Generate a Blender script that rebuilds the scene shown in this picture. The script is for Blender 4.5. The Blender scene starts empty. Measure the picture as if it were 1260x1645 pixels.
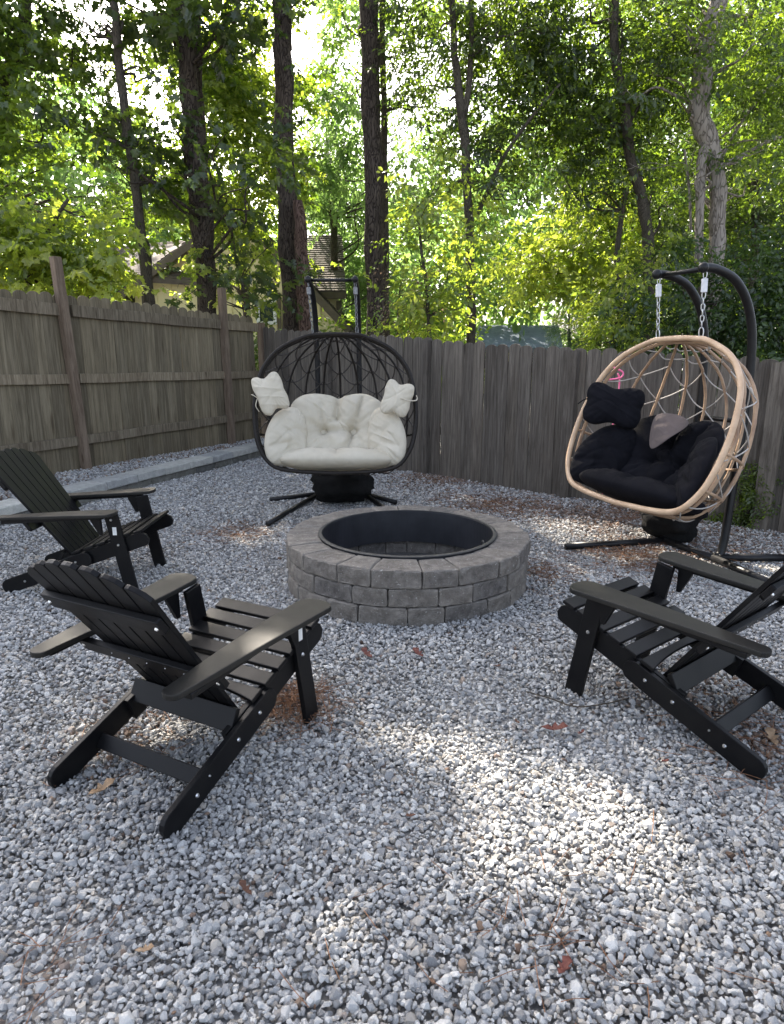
import bpy, bmesh, math, random
import numpy as np
from mathutils import Vector, Matrix, Euler
from math import radians as R, sin, cos, pi
random.seed(7)
rng = np.random.default_rng(7)
S = bpy.context.scene
COL = S.collection

# ------------------------------------------------------------------ camera
CAM_F, CAM_P, CAM_H = 1052.85, R(13.6474), 1.4743
cam = bpy.data.objects.new('camera', bpy.data.cameras.new('camera'))
COL.objects.link(cam); S.camera = cam
cam.location = (0, 0, CAM_H); cam.rotation_euler = (R(90) - CAM_P, 0, 0)
cam.data.sensor_fit = 'VERTICAL'; cam.data.sensor_height = 24
cam.data.lens = 24 * CAM_F / 1645; cam.data.clip_end = 400; cam.data.clip_start = .05

# ------------------------------------------------------------------ light
SUN_EL, SUN_AZ = R(40), R(-24)                # azimuth measured from +Y towards +X
SUN = Vector((sin(SUN_AZ) * cos(SUN_EL), cos(SUN_AZ) * cos(SUN_EL), sin(SUN_EL)))
W = bpy.data.worlds.new('World'); S.world = W; W.use_nodes = True
nt = W.node_tree; sky = nt.nodes.new('ShaderNodeTexSky')
sky.sky_type = 'NISHITA'; sky.sun_disc = False; sky.sun_elevation = SUN_EL; sky.sun_rotation = SUN_AZ
sky.dust_density = 4.0; sky.air_density = .75; sky.ozone_density = .3
hsv = nt.nodes.new('ShaderNodeHueSaturation'); hsv.inputs['Saturation'].default_value = .62   # thin high haze
nt.links.new(sky.outputs[0], hsv.inputs['Color']); nt.links.new(hsv.outputs[0], nt.nodes['Background'].inputs[0])
nt.nodes['Background'].inputs[1].default_value = .15
sl = bpy.data.lights.new('sun', 'SUN'); sl.energy = 4.8; sl.angle = R(.5); sl.color = (1, .9, .76)
so = bpy.data.objects.new('sun', sl); COL.objects.link(so)
so.rotation_euler = SUN.to_track_quat('Z', 'Y').to_euler()
S.view_settings.view_transform = 'Standard'; S.view_settings.look = 'None'
S.view_settings.exposure = 2.12; S.view_settings.gamma = 1
S.view_settings.use_curve_mapping = False
S.render.engine = 'CYCLES'
S.cycles.max_bounces = 6; S.cycles.transparent_max_bounces = 8; S.cycles.transmission_bounces = 4

# ------------------------------------------------------------------ helpers
_c, _s = cos(CAM_P), sin(CAM_P)
def ray(u, v):
    a = (u - 630) / CAM_F; b = -(v - 822.5) / CAM_F
    return Vector((a, _c + b * _s, -_s + b * _c))
def at(u, v, y):                # the point of the yard seen at (u, v) that lies y metres ahead
    d = ray(u, v); return d * (y / d.y) + Vector((0, 0, CAM_H))
def ground(u, v, z=0):
    d = ray(u, v); return d * ((z - CAM_H) / d.z) + Vector((0, 0, CAM_H))

def tag(o, label=None, cat=None, group=None, kind=None):
    if label: o['label'] = label
    if cat: o['category'] = cat
    if group: o['group'] = group
    if kind: o['kind'] = kind
    return o
def empty(name, loc=(0, 0, 0), rot=(0, 0, 0)):
    o = bpy.data.objects.new(name, None); COL.objects.link(o)
    o.location = loc; o.rotation_euler = rot; o.empty_display_size = .1
    return o
def link(name, me, mat=None, parent=None):
    o = bpy.data.objects.new(name, me); COL.objects.link(o)
    if mat and not me.materials: me.materials.append(mat)
    if parent: o.parent = parent
    return o
def bm_obj(name, bm, mat, parent=None, smooth=False, link_it=True):
    me = bpy.data.meshes.new(name); bm.to_mesh(me); bm.free()
    if smooth: me.polygons.foreach_set('use_smooth', [True] * len(me.polygons))
    me.materials.append(mat)
    if not link_it: return me
    return link(name, me, None, parent)
def copy_tree(o, parent=None):
    c = o.copy(); COL.objects.link(c); c.parent = parent
    for ch in list(o.children): copy_tree(ch, c)
    return c

def add_box(bm, cx, cy, cz, sx, sy, sz, M=None):
    r = bmesh.ops.create_cube(bm, size=1)
    m = Matrix.Translation((cx, cy, cz)) @ Matrix.Diagonal((sx, sy, sz, 1))
    if M: m = M @ m
    bmesh.ops.transform(bm, matrix=m, verts=r['verts']); return r['verts']
def add_prism(bm, outline, t, M, bevel=0.0):
    """2-D outline (a, b) extruded along the third axis by +-t/2, placed by M"""
    lo = [bm.verts.new(M @ Vector((a, b, -t / 2))) for a, b in outline]
    hi = [bm.verts.new(M @ Vector((a, b, t / 2))) for a, b in outline]
    n = len(outline)
    fs = [bm.faces.new(lo[::-1]), bm.faces.new(hi)]
    for i in range(n): fs.append(bm.faces.new((lo[i], lo[(i + 1) % n], hi[(i + 1) % n], hi[i])))
    bmesh.ops.recalc_face_normals(bm, faces=fs)
    if bevel:
        es = {e for f in fs[:2] for e in f.edges}
        bmesh.ops.bevel(bm, geom=list(es), offset=bevel, segments=2, affect='EDGES', profile=.6)
def frame(o, x, y, z):
    return Matrix(((x[0], y[0], z[0], o[0]), (x[1], y[1], z[1], o[1]), (x[2], y[2], z[2], o[2]), (0, 0, 0, 1)))
def add_tube(bm, pts, rad, n=8, closed=False, cap=True):
    pts = [Vector(p) for p in pts]; N = len(pts)
    rads = rad if hasattr(rad, '__len__') else [rad] * N
    rings = []; up = None
    for i, p in enumerate(pts):
        if closed: t = pts[(i + 1) % N] - pts[i - 1]
        else: t = pts[min(i + 1, N - 1)] - pts[max(i - 1, 0)]
        t.normalize()
        if up is None: up = t.orthogonal().normalized()
        else:
            up = up - t * up.dot(t); up.normalize()
        w = t.cross(up)
        rings.append([bm.verts.new(p + (up * cos(2 * pi * k / n) + w * sin(2 * pi * k / n)) * rads[i]) for k in range(n)])
    m = N if closed else N - 1
    for i in range(m):
        a, b = rings[i], rings[(i + 1) % N]
        off = 0
        if closed and i == N - 1:
            off = min(range(n), key=lambda s: (a[0].co - b[s].co).length)
        for k in range(n):
            bm.faces.new((a[k], a[(k + 1) % n], b[(k + 1 + off) % n], b[(k + off) % n]))
    if not closed and cap:
        bm.faces.new(rings[0][::-1]); bm.faces.new(rings[-1])
def spline(P, n=6, closed=False):
    P = [Vector(p) for p in P]; N = len(P); out = []
    rngi = range(N if closed else N - 1)
    for i in rngi:
        g = (lambda k: P[k % N]) if closed else (lambda k: P[max(0, min(N - 1, k))])
        p0, p1, p2, p3 = g(i - 1), g(i), g(i + 1), g(i + 2)
        for k in range(n):
            t = k / n
            out.append(.5 * ((2 * p1) + (p2 - p0) * t + (2 * p0 - 5 * p1 + 4 * p2 - p3) * t * t + (3 * p1 - p0 - 3 * p2 + p3) * t ** 3))
    if not closed: out.append(P[-1])
    return out

# ------------------------------------------------------------------ materials
def mat(name, rough=.6, spec=.5, metal=0.0):
    m = bpy.data.materials.new(name); m.use_nodes = True
    b = m.node_tree.nodes['Principled BSDF']
    b.inputs['Roughness'].default_value = rough; b.inputs['Metallic'].default_value = metal
    b.inputs['Specular IOR Level'].default_value = spec
    return m, m.node_tree, b
def N(t, typ, **k):
    n = t.nodes.new('ShaderNode' + typ)
    for a, v in k.items(): setattr(n, a, v)
    return n
def ramp(t, fac, stops):
    r = N(t, 'ValToRGB'); e = r.color_ramp.elements
    while len(e) < len(stops): e.new(.5)
    for i, (p, c) in enumerate(stops):
        e[i].position = p; e[i].color = (*c, 1)
    t.links.new(fac, r.inputs[0]); return r.outputs[0]
def mapping(t, scale=(1, 1, 1), rand=0.0, coord='Object'):
    tc = N(t, 'TexCoord'); mp = N(t, 'Mapping'); mp.inputs['Scale'].default_value = scale
    t.links.new(tc.outputs[coord], mp.inputs[0])
    if rand:
        oi = N(t, 'ObjectInfo'); mu = N(t, 'Math', operation='MULTIPLY'); mu.inputs[1].default_value = rand
        t.links.new(oi.outputs['Random'], mu.inputs[0])
        cb = N(t, 'CombineXYZ')
        for i in range(3): t.links.new(mu.outputs[0], cb.inputs[i])
        t.links.new(cb.outputs[0], mp.inputs['Location'])
    return mp.outputs[0]
def noise(t, vec, scale, detail=4, rough=.6, dist=0.0):
    n = N(t, 'TexNoise'); n.inputs['Scale'].default_value = scale; n.inputs['Detail'].default_value = detail
    n.inputs['Roughness'].default_value = rough; n.inputs['Distortion'].default_value = dist
    t.links.new(vec, n.inputs['Vector']); return n.outputs['Fac']
def bump(t, b, h, strength=.3, dist=.01):
    n = N(t, 'Bump'); n.inputs['Strength'].default_value = strength; n.inputs['Distance'].default_value = dist
    t.links.new(h, n.inputs['Height']); t.links.new(n.outputs[0], b.inputs['Normal'])
def mixc(t, fac, a, b, mode='MIX'):
    m = N(t, 'Mix', data_type='RGBA', blend_type=mode)
    for s, v in ((m.inputs['Factor'], fac), (m.inputs[6], a), (m.inputs[7], b)):
        if hasattr(v, 'type') and hasattr(v, 'links'): t.links.new(v, s)
        elif isinstance(v, (int, float)): s.default_value = v
        else: s.default_value = (*v, 1)
    return m.outputs[2]
def objrand(t): return N(t, 'ObjectInfo').outputs['Random']

def simple(name, c1, c2, scale=12, rough=.6, bstr=.2, bdist=.003, spec=.5, stretch=(1, 1, 1), metal=0.0, rand=5.0, rr=None):
    m, t, b = mat(name, rough, spec, metal)
    v = mapping(t, stretch, rand); f = noise(t, v, scale)
    t.links.new(ramp(t, f, [(.3, c1), (.7, c2)]), b.inputs['Base Color'])
    if bstr: bump(t, b, noise(t, v, scale * 4), bstr, bdist)
    if rr:
        mr = N(t, 'MapRange'); mr.inputs[3].default_value, mr.inputs[4].default_value = rr
        t.links.new(noise(t, v, scale * 1.7), mr.inputs[0]); t.links.new(mr.outputs[0], b.inputs['Roughness'])
    return m

def wood_fence(name, tones, dark):
    m, t, b = mat(name, .85, .25)
    v = mapping(t, (9, 9, .7), 30)
    g = noise(t, v, 5, 8, .7, .6)
    blot = noise(t, mapping(t, (1.5, 1.5, .8), 17), 1.6, 4, .6)
    base = ramp(t, g, [(.25, dark), (.45, tones[0]), (.62, tones[1]), (.85, tones[2])])
    rnd = ramp(t, objrand(t), [(0, (.78, .78, .78)), (.5, (.95, .94, .92)), (1, (1.15, 1.13, 1.09))])
    col = mixc(t, 1.0, base, rnd, 'MULTIPLY')
    st = ramp(t, blot, [(.3, (.66, .64, .62)), (.62, (1, 1, 1))])
    col = mixc(t, .8, col, st, 'MULTIPLY')
    # knots
    vo = N(t, 'TexVoronoi', feature='F1'); vo.inputs['Scale'].default_value = 1.0
    t.links.new(mapping(t, (6, 6, 1.6), 41), vo.inputs['Vector'])
    kn = ramp(t, vo.outputs['Distance'], [(.05, (.35, .3, .27)), (.13, (1, 1, 1))])
    col = mixc(t, .8, col, kn, 'MULTIPLY')
    t.links.new(col, b.inputs['Base Color'])
    bump(t, b, g, .6, .006)
    return m
M_board = wood_fence('weathered_board_wood', [(.115, .10, .084), (.185, .164, .14), (.265, .238, .205)], (.052, .044, .037))
M_boardL = wood_fence('fence_inner_board_wood', [(.15, .125, .083), (.23, .195, .135), (.31, .27, .195)], (.06, .05, .034))
M_rail = wood_fence('fence_rail_wood', [(.16, .13, .09), (.26, .22, .16), (.36, .31, .24)], (.07, .055, .04))
M_post = wood_fence('fence_post_wood', [(.16, .12, .088), (.225, .175, .132), (.30, .24, .188)], (.08, .052, .038))

def stone_mat(name, stops, sc=14, wear=False, b1=.5):
    m, t, b = mat(name, .9, .25)
    v = mapping(t, (1, 1, 1), 20)
    f = noise(t, v, sc, 8, .72)
    col = ramp(t, f, stops)
    rnd = ramp(t, objrand(t), [(0, (.78, .78, .8)), (.5, (1, .98, .95)), (1, (1.18, 1.15, 1.1))])
    col = mixc(t, 1.0, col, rnd, 'MULTIPLY')
    sp = noise(t, v, 90, 2, .5)
    col = mixc(t, ramp(t, sp, [(.66, (0, 0, 0)), (.74, (.7, .7, .7))]), col, (.5, .49, .46))
    t.links.new(col, b.inputs['Base Color'])
    if wear: 
        ge = N(t, 'NewGeometry'); col = mixc(t, ramp(t, ge.outputs['Pointiness'], [(.5, (0, 0, 0)), (.58, (.4, .4, .4))]), col, (.36, .33, .29)); t.links.new(col, b.inputs['Base Color'])
    ad = N(t, 'Math', operation='ADD'); t.links.new(noise(t, v, 22, 8, .7), ad.inputs[0]); t.links.new(noise(t, v, 120, 3, .6), ad.inputs[1])
    bump(t, b, ad.outputs[0], b1, .012)
    return m
M_pit = stone_mat('tumbled_pit_block', [(.3, (.088, .08, .071)), (.5, (.155, .142, .128)), (.7, (.25, .232, .21))], 20, wear=True, b1=.8)
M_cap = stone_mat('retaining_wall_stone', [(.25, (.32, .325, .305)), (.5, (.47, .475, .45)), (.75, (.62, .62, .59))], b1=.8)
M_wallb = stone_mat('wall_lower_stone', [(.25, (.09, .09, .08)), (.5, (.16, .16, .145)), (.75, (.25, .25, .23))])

def black_wood():
    m, t, b = mat('black_painted_plank', .55, .2)
    v = mapping(t, (3, 3, 3), 9)
    f = noise(t, v, 3, 6, .6)
    t.links.new(ramp(t, f, [(.3, (.0032, .0032, .0042)), (.7, (.007, .007, .0072))]), b.inputs['Base Color'])
    mr = N(t, 'MapRange'); mr.inputs[3].default_value = .3; mr.inputs[4].default_value = .55
    t.links.new(f, mr.inputs[0]); t.links.new(mr.outputs[0], b.inputs['Roughness'])
    g = noise(t, mapping(t, (40, 40, 6), 9), 3, 4, .6)
    bump(t, b, g, .12, .002)
    return m
M_black = black_wood()
M_arm = simple('lighter_black_arm', (.007, .007, .0065), (.018, .0165, .014), 5, .5, .12, .002, rr=(.42, .65), spec=.32)  # arms slightly lighter and browner than the other black planks
M_screw = simple('silver_screw', (.6, .6, .6), (.8, .8, .78), 20, .3, 0, metal=1.0)
M_sticker = simple('white_sticker', (.7, .7, .68), (.8, .8, .78), 40, .5, 0)
M_steel = simple('black_coated_steel', (.010, .011, .014), (.022, .023, .028), 6, .5, .15, .003, rr=(.35, .6))
M_ring = simple('grey_worn_ring_lip', (.02, .02, .021), (.055, .053, .05), 20, .6, .2, .002)
M_blackmetal = simple('black_powdercoat_tube', (.006, .006, .007), (.012, .012, .013), 20, .4, .05, .001, spec=.3)
M_wicker = simple('dark_brown_wicker_tube', (.009, .007, .006), (.02, .016, .013), 60, .55, .5, .002, spec=.25)
M_rope_d = simple('dark_rope', (.02, .017, .016), (.04, .034, .03), 200, .8, .5, .001)
M_rattan = simple('tan_rattan', (.46, .30, .18), (.66, .47, .31), 9, .45, .3, .002, rr=(.35, .6))
M_rattan2 = simple('brown_rattan_rib', (.26, .16, .10), (.47, .32, .20), 9, .55, .3, .002)
M_rope_l = simple('pale_grey_rope', (.36, .33, .3), (.5, .47, .43), 200, .8, .4, .001)
M_chain = simple('galvanised_chain', (.45, .46, .47), (.7, .7, .7), 60, .35, .1, .001, metal=.9)
M_chaind = simple('dull_dark_chain', (.12, .12, .125), (.25, .25, .25), 60, .5, .1, .001, metal=.6)
M_spring = simple('white_spring_cover', (.6, .62, .64), (.75, .76, .78), 20, .35, .05, .001)
M_pink = simple('pink_cord', (.8, .12, .3), (.9, .2, .4), 30, .6, 0)
M_blackcloth = simple('black_canvas_cover', (.004, .004, .004), (.010, .010, .010), 8, .9, .5, .02, spec=.2)

def cloth(name, c1, c2, wr=.6):
    m, t, b = mat(name, .92, .15)
    v = mapping(t, (1, 1, 1), 5)
    t.links.new(ramp(t, noise(t, v, 4, 4, .6), [(.3, c1), (.7, c2)]), b.inputs['Base Color'])
    w = noise(t, mapping(t, (1, 1, .55), 5), 7, 2, .4, 1.2)
    ad = N(t, 'Math', operation='MULTIPLY_ADD'); ad.inputs[1].default_value = 1.0
    t.links.new(w, ad.inputs[0])
    mu = N(t, 'Math', operation='MULTIPLY'); mu.inputs[1].default_value = .02
    t.links.new(noise(t, v, 260, 2, .5), mu.inputs[0]); t.links.new(mu.outputs[0], ad.inputs[2])
    bump(t, b, ad.outputs[0], wr, .03)
    return m
M_cream = cloth('cream_cotton', (.50, .45, .35), (.59, .54, .44), .35)
M_navy = cloth('black_cotton', (.004, .004, .006), (.007, .007, .010), .3)
M_patch = cloth('grey_mesh_patch', (.09, .075, .07), (.13, .105, .10), .3)

# ------------------------------------------------------------------ instancer for uncountable stuff and crowns
def instancer(coll, name):
    g = bpy.data.node_groups.new(name, 'GeometryNodeTree')
    g.interface.new_socket('Geometry', in_out='INPUT', socket_type='NodeSocketGeometry')
    g.interface.new_socket('Geometry', in_out='OUTPUT', socket_type='NodeSocketGeometry')
    n = g.nodes; gi = n.new('NodeGroupInput'); go = n.new('NodeGroupOutput')
    ip = n.new('GeometryNodeInstanceOnPoints'); ci = n.new('GeometryNodeCollectionInfo')
    ci.inputs['Collection'].default_value = coll; ci.inputs['Separate Children'].default_value = True
    ci.inputs['Reset Children'].default_value = True
    def na(nm, ty):
        a = n.new('GeometryNodeInputNamedAttribute'); a.data_type = ty; a.inputs['Name'].default_value = nm
        return a.outputs['Attribute']
    e = n.new('FunctionNodeEulerToRotation'); L = g.links.new
    L(na('rot', 'FLOAT_VECTOR'), e.inputs[0]); L(e.outputs[0], ip.inputs['Rotation'])
    L(na('scl', 'FLOAT'), ip.inputs['Scale']); L(na('pick', 'INT'), ip.inputs['Instance Index'])
    ip.inputs['Pick Instance'].default_value = True
    L(gi.outputs[0], ip.inputs['Points']); L(ci.outputs[0], ip.inputs['Instance']); L(ip.outputs[0], go.inputs[0])
    return g
def scatter(name, P, rot, scl, nvar, group, parent=None, tone=None):
    me = bpy.data.meshes.new(name); n = len(P); me.vertices.add(n)
    me.vertices.foreach_set('co', np.asarray(P, np.float32).ravel())
    a = me.attributes.new('rot', 'FLOAT_VECTOR', 'POINT'); a.data.foreach_set('vector', np.asarray(rot, np.float32).ravel())
    a = me.attributes.new('scl', 'FLOAT', 'POINT'); a.data.foreach_set('value', np.asarray(scl, np.float32))
    a = me.attributes.new('pick', 'INT', 'POINT'); a.data.foreach_set('value', rng.integers(0, nvar, n).astype(np.int32))
    if tone is not None:
        a = me.attributes.new('tone', 'FLOAT', 'POINT'); a.data.foreach_set('value', np.asarray(tone, np.float32))
    o = link(name, me, None, parent)
    md = o.modifiers.new('scatter', 'NODES'); md.node_group = group
    return o

# ================================================================== GROUND
WALL_Z = .17
def line_pt(a, b, t): return (a[0] + (b[0] - a[0]) * t, a[1] + (b[1] - a[1]) * t)
WA, WB = (-3.93, 4.1), (-1.78, 9.85)          # front edge of the retaining wall
m, t, b = mat('soil_and_stone_dust', .95, .2)
v = mapping(t); f = noise(t, v, 30, 8, .7); f2 = noise(t, v, .8, 3)
c = ramp(t, f, [(.3, (.10, .10, .098)), (.7, (.30, .295, .285))])
t.links.new(mixc(t, ramp(t, f2, [(.45, (0, 0, 0)), (.7, (.6, .6, .6))]), c, (.09, .065, .045)), b.inputs['Base Color'])
bump(t, b, f, .6, .01); M_soil = m
def yard_mesh():
    bm = bmesh.new()
    xs = [-150, -60, -25, -12] + [-8 + .4 * i for i in range(41)] + [12, 25, 60, 150]
    ys = [-40, -15, -4] + [-2 + .4 * i for i in range(36)] + [16, 25, 45, 90, 160]
    V = [[bm.verts.new((x, y, -.012 + .008 * sin(x * 3.1) * cos(y * 2.3))) for x in xs] for y in ys]
    for j in range(len(ys) - 1):
        for i in range(len(xs) - 1): bm.faces.new((V[j][i], V[j][i + 1], V[j + 1][i + 1], V[j + 1][i]))
    return bm
tag(bm_obj('ground', yard_mesh(), M_soil, smooth=True), kind='structure')

# gravel stones
STONES = bpy.data.collections.new('stone_shapes')
def gravel_material():
    m, t, b = mat('crushed_granite', .8, .35)
    v = mapping(t, (1, 1, 1), 50)
    r = objrand(t)
    base = ramp(t, r, [(0, (.10, .10, .10)), (.12, (.20, .20, .20)), (.36, (.32, .322, .32)), (.6, (.46, .456, .44)), (.84, (.68, .67, .635)), (.92, (.44, .385, .31)), (1, (.19, .165, .14))])
    sp = noise(t, v, 150, 4, .7)
    sp2 = noise(t, v, 55, 3, .6)
    col = mixc(t, ramp(t, sp, [(.42, (.85, .85, .85)), (.54, (0, 0, 0))]), base, (.07, .075, .085))
    col = mixc(t, ramp(t, sp2, [(.52, (0, 0, 0)), (.64, (.7, .7, .7))]), col, (.72, .71, .685))
    at_ = N(t, 'Attribute', attribute_type='INSTANCER', attribute_name='tone')
    col = mixc(t, at_.outputs['Fac'], col, ramp(t, r, [(0, (.05, .03, .02)), (.5, (.14, .085, .055)), (1, (.22, .15, .1))]))
    t.links.new(col, b.inputs['Base Color'])
    bump(t, b, sp, .35, .002)
    return m
M_gravel = gravel_material()
for k in range(14):
    bm = bmesh.new(); rr = random.Random(k)
    sx, sy, sz = rr.uniform(.85, 1.35), rr.uniform(.7, 1), rr.uniform(.5, .8)
    vs = []
    for i in range(17):
        d = Vector((rr.gauss(0, 1), rr.gauss(0, 1), rr.gauss(0, 1))).normalized() * rr.uniform(.86, 1.05)
        vs.append(bm.verts.new((d.x * sx, d.y * sy, d.z * sz)))
    h = bmesh.ops.convex_hull(bm, input=vs)
    bmesh.ops.delete(bm, geom=[x for x in bm.verts if not x.link_faces], context='VERTS')
    me = bm_obj('stone', bm, M_gravel, link_it=False)
    o = bpy.data.objects.new('stone_shape', me); STONES.objects.link(o)
G_stone = instancer(STONES, 'stone_scatter')

def nz(x, y, s, seed=0):       # cheap smooth value noise
    r = np.random.default_rng(seed); T = r.random((64, 64))
    X, Y = x * s + 31, y * s + 17; xi, yi = np.floor(X).astype(int), np.floor(Y).astype(int)
    fx, fy = X - xi, Y - yi; fx = fx * fx * (3 - 2 * fx); fy = fy * fy * (3 - 2 * fy)
    g = lambda a, b: T[a % 64, b % 64]
    return (g(xi, yi) * (1 - fx) + g(xi + 1, yi) * fx) * (1 - fy) + (g(xi, yi + 1) * (1 - fx) + g(xi + 1, yi + 1) * fx) * fy
FA, FB = (-4.85, 5.15), (-2.04, 10.42)        # left fence line
BA, BB = (-2.02, 10.42), (5.26, 3.42)         # back fence line
PITC, PIT_R, PIT_RI, PIT_H = (.101, 4.166), .79, .571, .328
def side(P, A, B): return (B[0] - A[0]) * (P[:, 1] - A[1]) - (B[1] - A[1]) * (P[:, 0] - A[0])
STRAW = [(*ground(470, 1130)[:2], .22), (*ground(800, 812)[:2], .5), (*ground(1010, 895)[:2], .45), (*ground(860, 925)[:2], .22),
         (*ground(1120, 1120)[:2], .3), (*ground(1010, 830)[:2], .6), (*ground(700, 770)[:2], .5), (*ground(90, 1560)[:2], .06),
         (*ground(380, 850)[:2], .3), (*ground(200, 1200)[:2], .2), (*ground(1245, 1195)[:2], .2), (*ground(930, 830)[:2], .45)]
def gravel_points(x0, x1, y0, y1, sp):
    gx, gy = np.meshgrid(np.arange(x0, x1, sp), np.arange(y0, y1, sp))
    P = np.stack([gx.ravel(), gy.ravel()], 1); P += rng.uniform(-.55, .55, P.shape) * sp
    return P
P1 = np.vstack([gravel_points(-2.7, 2.7, .4, 2.3, .0122), gravel_points(-3.9, 3.9, 2.3, 4.6, .0148), gravel_points(-5.2, 5.4, 4.6, 10.3, .0192)])
d = side(P1, WA, WB) < -.02
P1 = P1[d]; P1 = P1[side(P1, BA, BB) < -.05]
P1 = P1[np.abs(P1[:, 0]) < .68 * P1[:, 1] + 1.1]
rp = np.hypot(P1[:, 0] - PITC[0], P1[:, 1] - PITC[1]); P1 = P1[rp > PIT_R - .02]
mul = np.zeros(len(P1))
for x, y, r in STRAW: mul += np.exp(-((P1[:, 0] - x) ** 2 + (P1[:, 1] - y) ** 2) / (r * r) * 1.3)
fd = -side(P1, BA, BB) / math.hypot(BB[0] - BA[0], BB[1] - BA[1])
mul += np.clip(1.0 - fd / 1.5, 0, 1) * .55
prob = np.clip(mul * .5 * (.3 + 1.4 * nz(P1[:, 0], P1[:, 1], 3.5, 3)), .012, .8)
tone = (rng.random(len(P1)) < prob) * rng.uniform(.6, 1, len(P1))
z1 = rng.uniform(-.006, .011, len(P1)) + (nz(P1[:, 0], P1[:, 1], 2.2, 5) - .5) * .03
sc = np.clip(rng.lognormal(np.log(np.interp(P1[:, 1], [1.5, 5, 7], [.0091, .0102, .0122])), .33, len(P1)), .005, .023)
go = scatter('gravel', np.column_stack([P1, z1]), rng.uniform(0, 6.28, (len(P1), 3)) * [.16, .16, 1], sc, 14, G_stone, tone=tone)
tag(go, kind='stuff', label='grey and white crushed stone gravel covering the yard', cat='gravel')
P2 = gravel_points(-6, -1.6, 4, 10.6, .026)
P2 = P2[(side(P2, WA, WB) > .25 * 6.1) & (side(P2, FA, FB) < .2)]
mul = rng.random(len(P2)) < np.clip(.05 + .5 * (nz(P2[:, 0], P2[:, 1], 2.5, 8) - .35), .05, .5)
go = scatter('terrace_gravel', np.column_stack([P2, WALL_Z - .005 + rng.uniform(-.004, .01, len(P2))]), rng.uniform(0, 6.28, (len(P2), 3)) * [.16, .16, 1],
             np.clip(rng.lognormal(np.log(.0135), .25, len(P2)), .007, .024), 14, G_stone, tone=mul * .9)
tag(go, kind='stuff', label='strip of gravel between the low stone wall and the left fence', cat='gravel')
# raised terrace soil behind the wall
nW = Vector((WB[0] - WA[0], WB[1] - WA[1], 0)).normalized(); pW = Vector((-nW.y, nW.x, 0))
bm = bmesh.new()
A3, B3 = Vector((*WA, 0)) - nW * 2 + pW * .27, Vector((*WB, 0)) + nW * .6 + pW * .27
vv = [A3, B3, B3 + pW * 3.2, A3 + pW * 5]
lo = [bm.verts.new((p.x, p.y, -.03)) for p in vv]; hi = [bm.verts.new((p.x, p.y, WALL_Z - .012)) for p in vv]
bm.faces.new(hi); [bm.faces.new((lo[i], lo[(i + 1) % 4], hi[(i + 1) % 4], hi[i])) for i in range(4)]
tag(bm_obj('terrace_ground', bm, M_soil), kind='structure')

# ================================================================== RETAINING WALL
def rough_block(L, Wd, Hh, seed, rough=.006, bev=.012, taper=0.0):
    rr = random.Random(seed); bm = bmesh.new()
    vs = add_box(bm, 0, 0, Hh / 2, L - .006, Wd, Hh)
    if taper:
        for v_ in vs:
            if v_.co.y > 0: v_.co.x *= 1 - taper
    bmesh.ops.bevel(bm, geom=bm.edges[:], offset=bev, segments=2, affect='EDGES', profile=.5)
    es = [e for e in bm.edges if e.calc_length() > .08]
    bmesh.ops.subdivide_edges(bm, edges=es, cuts=3, use_grid_fill=True)
    for v_ in bm.verts: v_.co += Vector((rr.uniform(-1, 1), rr.uniform(-1, 1), rr.uniform(-.6, .6))) * rough
    return bm
wall = empty('retaining_wall', (WA[0], WA[1], 0))
tag(wall, 'low grey stone retaining wall running below the left fence', 'retaining wall')
ang = math.atan2(nW.y, nW.x)
CAPL, LOWL = .46, .40
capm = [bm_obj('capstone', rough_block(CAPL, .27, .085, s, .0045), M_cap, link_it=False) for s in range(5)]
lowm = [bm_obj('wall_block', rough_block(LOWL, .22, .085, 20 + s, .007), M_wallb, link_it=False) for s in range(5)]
LW = math.hypot(WB[0] - WA[0], WB[1] - WA[1])
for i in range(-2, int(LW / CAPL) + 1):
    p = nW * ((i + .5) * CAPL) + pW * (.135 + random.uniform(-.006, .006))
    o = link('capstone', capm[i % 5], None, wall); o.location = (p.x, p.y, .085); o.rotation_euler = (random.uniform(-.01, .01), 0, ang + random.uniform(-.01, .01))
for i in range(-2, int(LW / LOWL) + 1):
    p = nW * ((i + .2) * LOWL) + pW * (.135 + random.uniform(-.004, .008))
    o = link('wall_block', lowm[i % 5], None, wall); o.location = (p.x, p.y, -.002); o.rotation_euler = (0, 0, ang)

# ================================================================== FENCES
def board_mesh(name, w, h, th, seed, m, top='round'):
    rr = random.Random(seed); bm = bmesh.new(); n = 7; hw = w / 2
    zs = [0, .25, .5, .75, 1]
    out = []
    L = [(-hw + rr.uniform(-.002, .002), z * (h - .05)) for z in zs]
    Rr = [(hw + rr.uniform(-.002, .002), z * (h - .05)) for z in zs]
    dz = rr.uniform(-.008, .008)
    topc = [(hw * cos(a) * 1.0, h - .05 + dz + .045 - .03 * (1 - sin(a))) for a in [pi * k / 8 for k in range(1, 8)]]
    outline = L[::-1][:0] + Rr + topc + L[::-1]
    add_prism(bm, outline, th, frame((0, 0, 0), (1, 0, 0), (0, 0, 1), (0, -1, 0)), .0025)
    tw = rr.uniform(-.015, .015); bo = rr.uniform(-.008, .008)
    for v_ in bm.verts:
        z = v_.co.z / h; v_.co.y += tw * z * v_.co.x / hw * .4 + bo * sin(pi * z) + rr.uniform(-.001, .001)
    return bm_obj(name, bm, m, link_it=False)
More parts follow.
